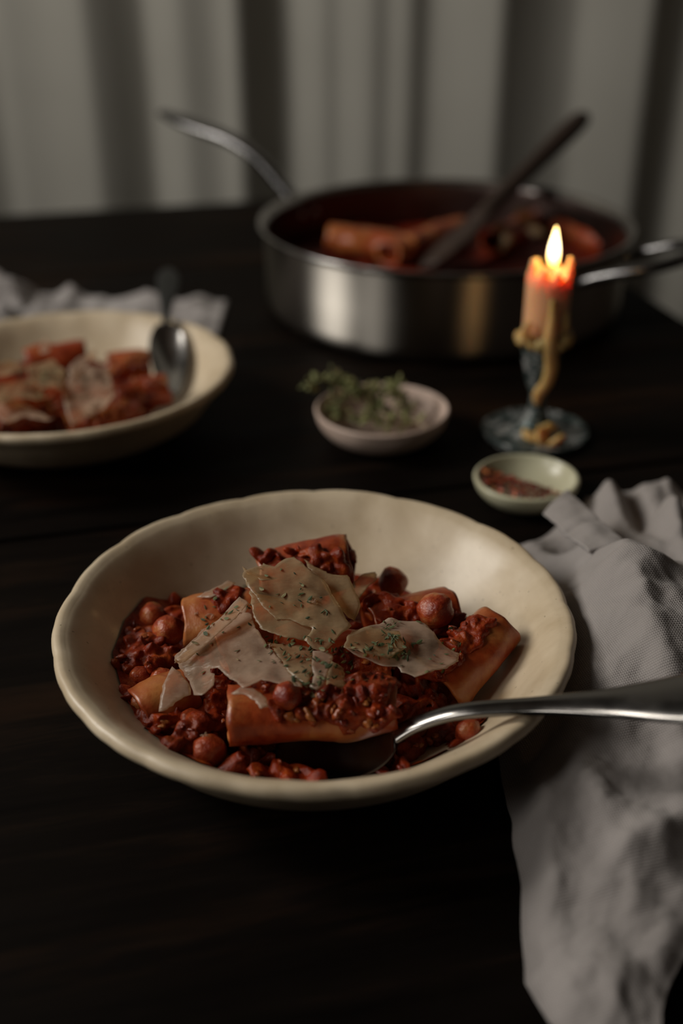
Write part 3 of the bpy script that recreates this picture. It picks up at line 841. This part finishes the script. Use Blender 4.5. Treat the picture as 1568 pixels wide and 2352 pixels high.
scatter(110, [(585, 1565), (900, 1545), (912, 1640), (860, 1670), (740, 1655), (640, 1640)], .0014, .0038, ('pasta_tube', 'sauce_pool'), 2, .0, .8)
scatter(34, [(590, 1270), (740, 1262), (815, 1275), (825, 1330), (600, 1340)], .0014, .0036, ('pasta_tube',), 2, -.66, .4)
scatter(90, [(830, 1350), (1100, 1420), (1000, 1600), (920, 1600), (860, 1440)], .0014, .0040, ('pasta_tube', 'sauce_pool'), 2, .0, .8)
scatter(40, [(470, 1350), (560, 1340), (560, 1400), (500, 1400)], .0012, .0030, ('pasta_tube',), 2, -.1, .8)
scatter(60, [(640, 1480), (900, 1500), (900, 1570), (640, 1570)], .0012, .0032, ('pasta_tube', 'sauce_pool'), 2, .0, .8)
scatter(40, [(1080, 1420), (1130, 1430), (1060, 1530), (1010, 1540)], .0012, .0030, ('pasta_tube',), 2, -.1, .8)
o = tag(mesh('sauce_mass', V, Fc, M['sauce'], sauce), kind='stuff')
md = o.modifiers.new('melt', 'REMESH'); md.mode = 'VOXEL'; md.voxel_size = .00055; md.use_smooth_shade = True
md = o.modifiers.new('soften', 'SMOOTH'); md.factor = .5; md.iterations = 10
bpy.context.view_layer.update()
V = []; Fc = []
scatter(50, outline_px, .0008, .0018, ('sauce_pool', 'sauce_mass'), 2, .1)
scatter(26, [(560, 1580), (900, 1550), (910, 1650), (860, 1680), (740, 1660), (640, 1650)], .0011, .0022, ('pasta_tube', 'sauce_mass'), 2, .1)
tag(mesh('vegetable_chunks', V, Fc, M['chunks'], sauce), kind='stuff')

# grated cheese crumbs
bpy.context.view_layer.update()
for i, (x, y, r_, lb) in enumerate(((486, 1412, .0022, 'rough cheese crumb on the pale-ended tube'), (452, 1408, .0016, 'short cheese thread near the open tube end'),
                                   (462, 1446, .0019, 'cheese crumb between tube and long shaving'), (720, 1382, .0016, 'tiny white cheese crumb on the biggest shaving'),
                                   (624, 1488, .0016, 'tiny cheese crumb beside the densest herbs'), (470, 1690, .0012, 'pale speck of cheese by the sunken chickpea'))):
    loc, nrm, ob = hit(x, y)
    if loc is None: continue
    parts = [blob(loc + nrm * .0004 + Vector((rnd.uniform(-1, 1), rnd.uniform(-1, 1), 0)) * r_ * .7, (r_ * .8, r_ * .35, r_ * .3), rnd, 2, .6, 2.5) for _ in range(4)]
    tag(mesh('cheese_crumb', *join(*parts), M['cheese_white']), lb, 'cheese', 'cheese crumbs on the front bowl')

# dried herb flakes
V = []; Fc = []
def flake(loc, nrm, L, w_):
    t = Vector((rnd.uniform(-1, 1), rnd.uniform(-1, 1), rnd.uniform(-.2, .5))); t = (t - nrm * t.dot(nrm) * .7).normalized()
    s_ = t.cross(nrm).normalized(); u_ = s_.cross(t)
    p = loc + nrm * .0004
    bendv = rnd.uniform(.1, .5) * L
    pts = [p - t * L, p - t * L * .3 + s_ * w_ - u_ * w_ * .3, p + t * L * .4 + s_ * w_ * .9, p + t * L + u_ * bendv, p + t * L * .4 - s_ * w_ * .9 + u_ * w_ * .6, p - t * L * .3 - s_ * w_ + u_ * w_ * .4, p + u_ * .0003]
    add((pts, [(0, 1, 6), (1, 2, 6), (2, 3, 6), (3, 4, 6), (4, 5, 6), (5, 0, 6)]))
def herbs(n, poly, l0=.0007, l1=.0018):
    xs_ = [q[0] for q in poly]; ys_ = [q[1] for q in poly]; k = 0; tr = 0
    while k < n and tr < n * 10:
        tr += 1
        x, y = rnd.uniform(min(xs_), max(xs_)), rnd.uniform(min(ys_), max(ys_))
        if not in_poly(x, y, poly): continue
        loc, nrm, ob = hit(x, y)
        if loc is None: continue
        if nrm.dot(ray(x, y)) > 0: nrm = -nrm
        L = rnd.uniform(l0, l1); flake(loc, nrm, L, L * rnd.uniform(.25, .5)); k += 1
herbs(26, [(560, 1300), (680, 1290), (760, 1400), (730, 1460), (620, 1400)])
herbs(95, [(600, 1470), (720, 1460), (800, 1500), (820, 1560), (720, 1600), (640, 1560)])
herbs(60, [(825, 1480), (900, 1455), (950, 1480), (940, 1520), (840, 1510)])
herbs(16, [(880, 1420), (920, 1430), (905, 1470), (875, 1465)])
herbs(22, [(480, 1370), (560, 1330), (580, 1400), (520, 1440), (450, 1470)])
herbs(34, [(420, 1440), (1050, 1420), (1060, 1540), (760, 1580), (480, 1580)])
herbs(14, [(740, 1470), (830, 1475), (830, 1500), (740, 1500)])
herbs(8, [(960, 1440), (1070, 1470), (1040, 1560), (990, 1520)])
tag(mesh('herb_flakes', V, Fc, M['herb'], smooth=False), 'green dried herb flakes sprinkled over the front pasta', 'herbs', kind='stuff')

# ---------------------------------------------------------------- food in the second bowl
rnd = random.Random(31)
def z2(x, y):
    r_ = math.hypot(x, y); e = sstep(.092, .060, r_)
    return bowl_z(r_) + .001 + e * (.014 + .006 * nz(x * 50, y * 50, 8) + .003 * nz(x * 140, y * 140, 9))
tag(mesh('tomato_sauce', *sauce_disc(B2 + Vector((-.014, -.012, 0)), .077, lambda x, y: z2(x - .014, y - .012), 40, 130), M['sauce']), 'red tomato sauce in the bowl beside the pan', 'sauce')
G2 = 'pasta tubes in the left bowl'
for x0, y0, z0, x1, y1, z1, ra, rb, mt, lb in (
        (250, 845, .034, 345, 838, .034, .0125, .0105, 'pasta_pale', 'orange pasta tube next to the spoon head in the left bowl'),
        (270, 915, .028, 385, 893, .030, .0120, .0100, 'pasta_red', 'red pasta tube below the spoon head in the left bowl'),
        (150, 985, .026, 320, 958, .026, .0120, .0105, 'pasta', 'pasta tube along the near wall of the left bowl'),
        (-30, 985, .030, 110, 935, .034, .0130, .0110, 'pasta_red', 'dark red pasta tube under the shavings of the left bowl'),
        (60, 830, .034, 200, 812, .036, .0120, .0100, 'pasta_red', 'red pasta tube on the far side of the left bowl')):
    tube_pasta(P(x0, y0, z0), P(x1, y1, z1), ra, rb, M[mt], lb, G2, rnd, .15)
GS2 = 'cheese shavings on the left bowl'
for i, (pl_, z_, mt, lb) in enumerate((
        ([(143, 896), (165, 868), (205, 855), (250, 846), (258, 880), (264, 914), (240, 935), (214, 943), (190, 955), (164, 971), (150, 940)], lambda x, y: .050 - (y - 846) * .00007, 'cheese_white', 'widest cheese shaving on the left bowl, below a narrow white one'),
        ([(157, 858), (170, 830), (190, 808), (218, 798), (222, 815), (205, 835), (185, 860), (168, 872)], lambda x, y: .056 - (y - 800) * .00008, 'cheese_white', 'narrow white cheese shaving standing up in the left bowl'),
        ([(-20, 830), (20, 822), (46, 832), (60, 850), (46, 868), (0, 872), (-30, 865)], lambda x, y: .050, 'cheese', 'greenish cheese shaving on the far heap of the left bowl'),
        ([(40, 860), (80, 870), (105, 905), (90, 925), (40, 920), (0, 930), (-20, 900), (0, 880)], lambda x, y: .049, 'cheese', 'broad dull cheese shaving in the middle of the left bowl'),
        ([(60, 840), (120, 830), (150, 850), (140, 890), (100, 895), (70, 870)], lambda x, y: .052, 'cheese', 'cheese shaving crossing the heap centre of the left bowl'),
        ([(-20, 935), (30, 915), (80, 930), (125, 955), (60, 945), (10, 960)], lambda x, y: .046, 'cheese_white', 'thin cheese shaving over the dark red tube of the left bowl'),
        ([(90, 800), (105, 778), (116, 800), (100, 815)], lambda x, y: .050, 'cheese_white', 'small cheese tip at the back of the left bowl'))):
    shaving(lin(pl_, z_), lb, mt, GS2, seed=40 + i, wave=.002)
bpy.context.view_layer.update()
V = []; Fc = []
scatter(120, [(-20, 960), (160, 920), (330, 940), (310, 1000), (0, 1010)], .0014, .0035, ('pasta_tube', 'tomato_sauce'), 1, .2)
scatter(60, [(230, 800), (380, 830), (390, 920), (280, 930)], .0012, .003, ('pasta_tube', 'tomato_sauce'), 1, .2)
if V: tag(mesh('sauce_chunks', V, Fc, M['chunks']), 'chunks of red sauce over the left bowl pasta', 'sauce', kind='stuff')
V = []; Fc = []
herbs(60, [(20, 850), (130, 850), (140, 930), (60, 930)], .001, .002)
herbs(20, [(140, 860), (250, 850), (220, 960), (150, 960)], .001, .002)
tag(mesh('herb_flakes', V, Fc, M['herb'], smooth=False), 'green dried herb flakes sprinkled on the left bowl shavings', 'herbs', kind='stuff')

# cheese bits in the pan
for i, (x, y, r_) in enumerate(((1160, 555, .010), (1205, 500, .011), (1230, 530, .008), (1150, 520, .007))):
    c = P(x, y, .056)
    tag(mesh('cheese_lump', *blob(c, (r_, r_ * .8, r_ * .4), rnd, 3, .5, 1.6), M['cheese']), ('pale cheese lump deepest in the pan sauce behind the candle flame', 'biggest pinkish cheese lump on the sauce-covered tube in the pan', 'small cheese lump at the flame side of the biggest lump', 'small cheese lump touching the wooden spoon shaft')[i], 'cheese', 'cheese lumps in the pan')

# ---------------------------------------------------------------- herb dish
DC = Vector((0.0262, 0.650, 0))
prof = smooth_profile([(0, .004), (.020, .0042), (.032, .0080), (.0385, .0150), (.0405, .0205), (.0415, .0222), (.0427, .0216), (.0428, .0200), (.0405, .0125), (.034, .0050), (.025, .0008), (.018, 0), (0, 0)], 4)
dish = thing('pinch_dish', 'small pinkish stoneware dish filled with thyme sprigs', 'dish', DC, 'small dishes')
mesh('dish_shell', *lathe(prof, 90, DC, lambda a, r, z, j: (r * (1 + .012 * math.sin(2 * a + 1) + .01 * math.sin(3 * a)), z)), M['pink_ceramic'], dish)
rnd = random.Random(8)
GT = 'thyme sprigs in the small dish'
def sprig(pp, nleaf, label, stemmat, leaf=.0038):
    pts = [P(*q) for q in pp]
    t = thing('thyme_sprig', label, 'herb', (pts[0].x, pts[0].y, pts[0].z - .001), GT)
    mesh('stem', *sweep(pts, [(.0007, .0007)] * len(pts), 6, Vector((0, 0, 1)), 5), stemmat, t)
    C = [Vector(q) for q in smooth_profile([tuple(p) for p in pts], 12)]
    vv = []; ff = []
    for k in range(nleaf):
        c = C[int(rnd.uniform(.12, 1) * (len(C) - 1))]
        d_ = Vector((rnd.uniform(-1, 1), rnd.uniform(-1, 1), rnd.uniform(-.5, 1))).normalized()
        L = leaf * rnd.uniform(.7, 1.3)
        q = d_.to_track_quat('X', 'Z').to_matrix()
        v_, f_ = blob(c + d_ * L, (L, L * .5, L * .16), rnd, 1, .15, rot=q)
        n = len(vv); vv += v_; ff += [tuple(i + n for i in g_) for g_ in f_]
    tag(mesh('leaves', vv, ff, M['thyme'], t), kind='stuff')
sprig([(900, 940, .016), (840, 915, .022), (780, 890, .030), (735, 872, .036), (705, 885, .036)], 70, 'thyme sprig hanging over the dish side toward the pasta bowls', M['stem'], .0034)
sprig([(890, 945, .018), (830, 910, .026), (790, 875, .034), (768, 850, .040)], 45, 'thyme sprig with its tip raised highest over the dish', M['stem'], .0034)
sprig([(900, 960, .015), (860, 925, .022), (820, 895, .030), (815, 880, .034)], 45, 'thyme sprig bunched in the middle of the dish', M['stem'])
sprig([(960, 950, .016), (930, 930, .022), (905, 900, .028), (915, 880, .031)], 40, 'thyme sprig with brownish stem curving up beside the bare rim', M['stem_pale'])
sprig([(960, 975, .012), (880, 970, .014), (800, 955, .016), (755, 940, .018)], 60, 'thyme sprig lying low along the near dish wall', M['stem'])
sprig([(985, 985, .018), (940, 962, .017), (890, 955, .016), (850, 950, .016)], 18, 'thyme sprig with a bare pale stem end reaching the rim', M['stem_pale'])
sprig([(930, 915, .018), (870, 900, .022), (810, 905, .022), (765, 915, .022)], 55, 'thyme sprig lying along the far dish wall', M['stem'])

# ---------------------------------------------------------------- chili dish
CC = Vector((0.1075, 0.567, 0))
prof = smooth_profile([(0, .0035), (.014, .0037), (.021, .0065), (.0255, .0110), (.0275, .0145), (.0287, .0156), (.0302, .0150), (.0304, .0136), (.0285, .0085), (.023, .0025), (.017, .0), (0, 0)], 4)
dish = thing('pinch_dish', 'small pale cream dish of red chili flakes beside the napkin', 'dish', CC, 'small dishes')
mesh('dish_shell', *lathe(prof, 80, CC, lambda a, r, z, j: (r * (1 + .015 * math.sin(2 * a + .5)), z)), M['pale_ceramic'], dish)
V = []; Fc = []
rnd = random.Random(4)
cin = [(0, .0037), (.014, .0039), (.021, .0068), (.0255, .0112), (.0275, .0147)]
k = 0
while k < 420:
    x, y = rnd.uniform(-.026, .026), rnd.uniform(-.026, .026); r_ = math.hypot(x, y)
    s_ = (x * 0.62 + y * 0.78)                 # heaped to one side of the dish
    if r_ > .0256 or s_ > .0035 + .002 * nz(x * 90, y * 90): continue
    zb = interp(r_, [q[0] for q in cin], [q[1] for q in cin]); top = .0142 - max(0, s_ + .008) * .45
    z = rnd.uniform(zb, max(zb + .001, top)) if k < 120 else max(zb + .0007, top) + rnd.uniform(-.0008, .0008)
    nrm = Vector((rnd.uniform(-1, 1), rnd.uniform(-1, 1), 1.2)).normalized()
    flake(CC + Vector((x, y, z)), nrm, rnd.uniform(.0009, .0020), rnd.uniform(.0006, .0012)); k += 1
tag(mesh('chili_flakes', V, Fc, M['chili'], smooth=False), 'dark red chili flakes heaped in the pale cream dish', 'spice', kind='stuff')

# ---------------------------------------------------------------- candlestick and candle
KC = P(1229, 986, .004); KC.z = 0
def zat(y):                                     # height over the candlestick foot seen at picture row y
    d = ray(1250, y); return H + d.z * (KC.y / d.y)
zc, zt = zat(772), zat(628)
stick = thing('candlestick', 'patinated metal candlestick with wide round foot', 'candlestick', KC)
foot = smooth_profile([(0, .0), (.030, .0), (.0335, .0012), (.0345, .0040), (.0335, .0046), (.0300, .0030), (.022, .0036), (.016, .0052), (.0105, .0085), (.0080, .0125), (.0062, .0190)], 4)
mesh('foot', *lathe(foot, 72, KC, lambda a, r, z, j: (r * (1 + .010 * math.sin(5 * a)), z)), M['pewter'], stick)
zz = zc - .002
stem = smooth_profile([(.0062, .0185), (.0052, .028), (.0058, .036), (.0050, zz - .040), (.0062, zz - .034), (.0095, zz - .026), (.0120, zz - .014), (.0132, zz - .006), (.0150, zz - .001), (.0152, zz + .001), (.0130, zz + .001), (.0, zz - .002)], 4)
mesh('stem', *lathe(stem, 48, KC, lambda a, r, z, j: (r * (1 + .05 * math.sin(6 * a)), z)), M['pewter'], stick)

can = thing('candle', 'lit peach candle stub with a jagged melted rim, dripping ochre wax', 'candle', (KC.x, KC.y, zz - .0015))
rnd = random.Random(9)
seg = 72; V = []; Fc = []
CRr = .0134
teeth = [(-2.75, .0120, .20), (-2.05, .0085, .20), (-1.35, .0060, .2), (-.50, .0130, .20), (.25, .006, .25), (1.1, .007, .25), (2.2, .0075, .3)]
lev = [0, .15, .3, .45, .6, .75, .88, 1.0]
hh = zt - zz
for i in range(seg):
    a_ = 2 * math.pi * i / seg
    tt = sum(h_ * math.exp(-((math.atan2(math.sin(a_ - c_), math.cos(a_ - c_))) / w_) ** 2) for c_, h_, w_ in teeth)
    ring = [(CRr * (1 + .02 * nz(math.cos(a_) * 2, math.sin(a_) * 2, q * 2)) + (.0006 * q), zz - .0015 + (hh + tt) * q) for q in lev]
    ring += [(CRr - .0026, zz + hh + tt - .0006), (CRr - .0034, zz + hh - .0010), (CRr - .006, zz + hh - .0030), (.002, zz + hh - .0030), (.0, zz + hh - .0028)]
    for r_, z_ in ring: V.append(Vector((KC.x + r_ * math.cos(a_), KC.y + r_ * math.sin(a_), z_)))
nr = len(lev) + 5
for i in range(seg):
    k2 = (i + 1) % seg
    for j in range(nr - 1): Fc.append((i * nr + j, k2 * nr + j, k2 * nr + j + 1, i * nr + j + 1))
Fc.append(tuple(i * nr for i in range(seg))[::-1])
mesh('wax_body', V, Fc, M['wax'], can)
# collar of melted wax over the cup, and the runs of wax
coll = []
for k in range(13):
    a_ = R(180) + k * R(16.5) + rnd.uniform(-.08, .08); rr_ = .0150
    coll.append(blob(KC + Vector((rr_ * math.cos(a_), rr_ * math.sin(a_), zz + .0015 + rnd.uniform(-.001, .002))), (.0046, .0034, .0040), rnd, 2, .3))
mesh('wax_collar', *join(*coll), M['wax_drip'], can)
def drip(pp, rad):
    mesh('wax_drip', *sweep(pp, rad, 12, Vector((0, -1, 0.01)), 6), M['wax_drip'], can)
front = KC.y
def D(x, y, dy): return PY(x, y, front + dy)
drip([D(1268, 690, -.0145), D(1268, 730, -.0150), D(1262, 790, -.0170), D(1266, 840, -.0140), D(1256, 878, -.0110), D(1236, 905, -.0090), D(1233, 928, -.0080)],
     [(.0016, .0012), (.0026, .0018), (.0042, .003), (.0042, .003), (.0040, .003), (.0036, .0028), (.0020, .0016)])
drip([D(1215, 740, -.0120), D(1205, 765, -.0130), D(1222, 785, -.0135), D(1222, 800, -.013)], [(.0016, .0012), (.003, .002), (.0024, .002), (.0008, .0008)])
drip([D(1300, 715, -.009), D(1296, 750, -.0105), D(1288, 775, -.011)], [(.0014, .001), (.0028, .002), (.001, .001)])
pud = [blob(P(x, y, .0052), (r1, r2, .0022), rnd, 2, .4) for x, y, r1, r2 in ((1250, 1010, .0105, .008), (1274, 1015, .009, .006), (1224, 1002, .0085, .007), (1258, 992, .009, .008), (1238, 985, .007, .007))]
mesh('wax_puddle', *join(*pud), M['wax_drip'], can)
wz = zz + hh - .003
mesh('wick', *sweep([(KC.x, KC.y, wz), (KC.x + .0003, KC.y, wz + .004), (KC.x + .0012, KC.y, wz + .008)], [(.0006, .0006)] * 3, 8, Vector((0, 1, 0)), 4), M['wick'], can)
z0, z1 = zat(612), zat(520)
fl = [(.0006, 0), (.0026, .10), (.0034, .22), (.0035, .34), (.0030, .52), (.0021, .70), (.0011, .88), (.0005, .97), (.0001, 1.0)]
fp = smooth_profile([(r_, z0 + (z1 - z0) * q) for r_, q in fl], 4)
mesh('flame', *lathe(fp, 32, (KC.x + .0012, KC.y, 0), lambda a, r, z, j: (r, z)), M['flame'], can)
pd = bpy.data.lights.new('candle_light', 'POINT'); pd.energy = 0.42; pd.color = (1.0, 0.58, 0.22); pd.shadow_soft_size = 0.004
po = bpy.data.objects.new('candle_light', pd); COL.objects.link(po); po.location = (KC.x + .0012, KC.y, z0 + (z1 - z0) * .4)

# ---------------------------------------------------------------- napkins
def grid_mesh(nx, ny, fn):
    V = []; Fc = []; UV = []
    for j in range(ny + 1):
        for i in range(nx + 1): V.append(fn(i / nx, j / ny))
    for j in range(ny):
        for i in range(nx):
            a0 = j * (nx + 1) + i; Fc.append((a0, a0 + 1, a0 + nx + 2, a0 + nx + 1))
    return V, Fc
def add_uv(o):
    me = o.data; uv = me.uv_layers.new(name='UVMap'); ox = BASE[o.name]
    for l in me.loops:
        c = me.vertices[l.vertex_index].co
        uv.data[l.index].uv = (c.x * 0.8 + c.y * .2 + c.z * .6, c.y * .8 - c.x * .2 + c.z * .4)
def solid(o, th):
    md = o.modifiers.new('thickness', 'SOLIDIFY'); md.thickness = th; md.offset = -1
# left edge of the napkin as seen, turned into table positions
le_px = [(1330, 2440, .001), (1258, 2352, .001), (1204, 2250, .002), (1194, 2050, .002), (1172, 1900, .002), (1150, 1780, .002)]
le = [P(*q) for q in le_px] + [Vector((.066, .40, 0)), Vector((.076, .46, 0)), P(1182, 1230, .012), P(1250, 1180, .018), P(1300, 1135, .022), P(1335, 1140, .014), P(1345, 1120, .008)]
ly = [p.y for p in le]; lx = [p.x for p in le]
order = np.argsort(ly); ly = [ly[i] for i in order]; lx = [lx[i] for i in order]
y_lo, y_hi = ly[0], P(1500, 1100, .012).y
nb = P(1568, 2235, 0)
def ridge(x, y, ax, ay, bx_, by_, w_, h_):
    dx, dy = bx_ - ax, by_ - ay; L2 = dx * dx + dy * dy
    t = max(0, min(1, ((x - ax) * dx + (y - ay) * dy) / L2)); d_ = math.hypot(x - ax - t * dx, y - ay - t * dy)
    return h_ * math.exp(-(d_ / w_) ** 2)
crA, crB = P(1350, 1272, .026), P(1600, 1345, .036)
vaA, vaB = P(1400, 1225, .004), P(1568, 1290, .004)
RID = [(P(1330, 1330, .02), P(1420, 1500, .02), .018, .007), (P(1420, 1330, .03), P(1480, 1560, .02), .014, .008),
       (P(1480, 1640, .01), P(1560, 1800, .01), .008, .006), (P(1300, 1780, .01), P(1420, 1990, .01), .011, .006),
       (P(1240, 1900, .01), P(1330, 2200, .01), .012, .005), (P(1400, 2050, .01), P(1568, 1930, .01), .010, .006),
       (P(1420, 2300, .01), P(1560, 2090, .01), .008, .006), (P(1500, 2000, .01), P(1300, 2330, .01), .010, .005),
       (P(1540, 1180, .02), P(1600, 1330, .03), .010, .018)]
def nap_z(x, y):
    # distance from the bowl: low beneath its rim
    rb = math.hypot(x - BC.x, y - BC.y); k = sstep(.092, .135, rb)
    z = .0020 + .010 * k * sstep(.055, .16, x) + .031 * sstep(.096, .117, rb) * (.45 * sstep(.25, .30, y) + .55 * sstep(.315, .36, y)) * (1 - sstep(.15, .22, rb)) * (1 - .85 * sstep(.405, .455, y))
    # crest with the drop behind it, then the far panel
    cdir = (crB - crA); side_ = Vector((-cdir.y, cdir.x, 0)).normalized()
    s_ = (Vector((x, y, 0)) - Vector((crA.x, crA.y, 0))).dot(side_)
    s_ += .003 * nz(x * 60, y * 60, 2)
    along = sstep(.098, .125, x)
    crest = .013 * math.exp(-(max(0, -s_) / .045) ** 2) * (1 - sstep(.0, .014, s_))
    farp = .010 * sstep(.020, .050, s_) * (1 + 1.3 * nz(x * 75, y * 22, 6))
    drop = -.011 * sstep(.0, .012, s_)
    z += along * (crest + farp + drop * k)
    for a0, b0, w_, h_ in RID: z += k * ridge(x, y, a0.x, a0.y, b0.x, b0.y, w_, h_) * (1 + .4 * nz(x * 80, y * 80, 5))
    z += k * (.0030 * nz(x * 34, y * 34, 7) + .0014 * nz(x * 95, y * 80, 8) + .0006 * nz(x * 230, y * 230, 3))
    return max(z, .0012)
def nap(u, v):
    y = y_lo + (y_hi - y_lo) * v
    xl = interp(y, ly, lx) + .0012 * nz(y * 60, 1, 4)
    xr = .30 if y > nb.y + .06 else interp(y, [y_lo, nb.y, nb.y + .06], [xl + .026, nb.x, .30])
    x = xl + (xr - xl) * (u ** 1.25)
    ef = sstep(0, .012, min((x - xl), 1)) * .7 + .3
    e2 = sstep(0.0, .010, y_hi - y)
    z = nap_z(x, y)
    return Vector((x, y + .010 * nz(x * 30, 3, 1) * v, .0012 + (z - .0012) * ef * (.25 + .75 * e2)))
nk = thing('linen_napkin', 'crumpled grey linen napkin lying under the spoon handle beside the front bowl', 'napkin', (.12, .40, 0))
o = mesh('napkin_cloth', *grid_mesh(170, 260, nap), M['linen'], nk); add_uv(o); solid(o, .0009)
# the stitched hem corner folded over on top
hemA = [P(1250, 1184, .026), P(1302, 1130, .028)]; hemB = [P(1352, 1272, .0385), P(1440, 1256, .0385)]
def hem(u, v):
    p = (hemA[0].lerp(hemA[1], u)).lerp(hemB[0].lerp(hemB[1], u), v)
    return p + Vector((0, 0, .0016 * math.sin(math.pi * u) + .0012 * nz(p.x * 110, p.y * 110, 1) - .0016 * math.exp(-((v - .52 - .06 * u) / .05) ** 2)))
o = mesh('folded_hem', *grid_mesh(30, 44, hem), M['linen'], nk); add_uv(o); solid(o, .0016)

# crumpled pale cloth behind the left bowl
CL = [P(-120, 720, 0), P(440, 690, 0)]
def cloth2(u, v):
    x = -.46 + u * .36; y = .845 + v * .085 + .02 * nz(u * 3, v * 2, 1)
    n1 = abs(nz(x * 16, y * 22, 3)); n2 = abs(nz(x * 34, y * 40, 6))
    e = sstep(0, .12, u) * sstep(0, .1, 1 - u) * sstep(0, .2, v) * sstep(0, .2, 1 - v)
    z = .0015 + e * (.004 + .020 * (1 - 2.2 * n1) * (.4 + .6 * abs(math.sin(u * 7 + .8))) + .010 * (1 - 2 * n2))
    z += e * .016 * math.exp(-((x + .265) / .016) ** 2) + e * .014 * math.exp(-((x + .36) / .04) ** 2)
    z = .0015 + (z - .0015) * (.55 + .45 * sstep(-.24, -.28, x)) * (.35 + .65 * abs(math.sin(x * 52 + 1)))
    return Vector((x, y, max(z, .0012)))
pn = thing('cloth_napkin', 'pale crumpled cloth napkin lying behind the left pasta bowl', 'napkin', (-.28, .92, 0))
o = mesh('napkin_cloth', *grid_mesh(120, 70, cloth2), M['linen_white'], pn); add_uv(o); solid(o, .0009)
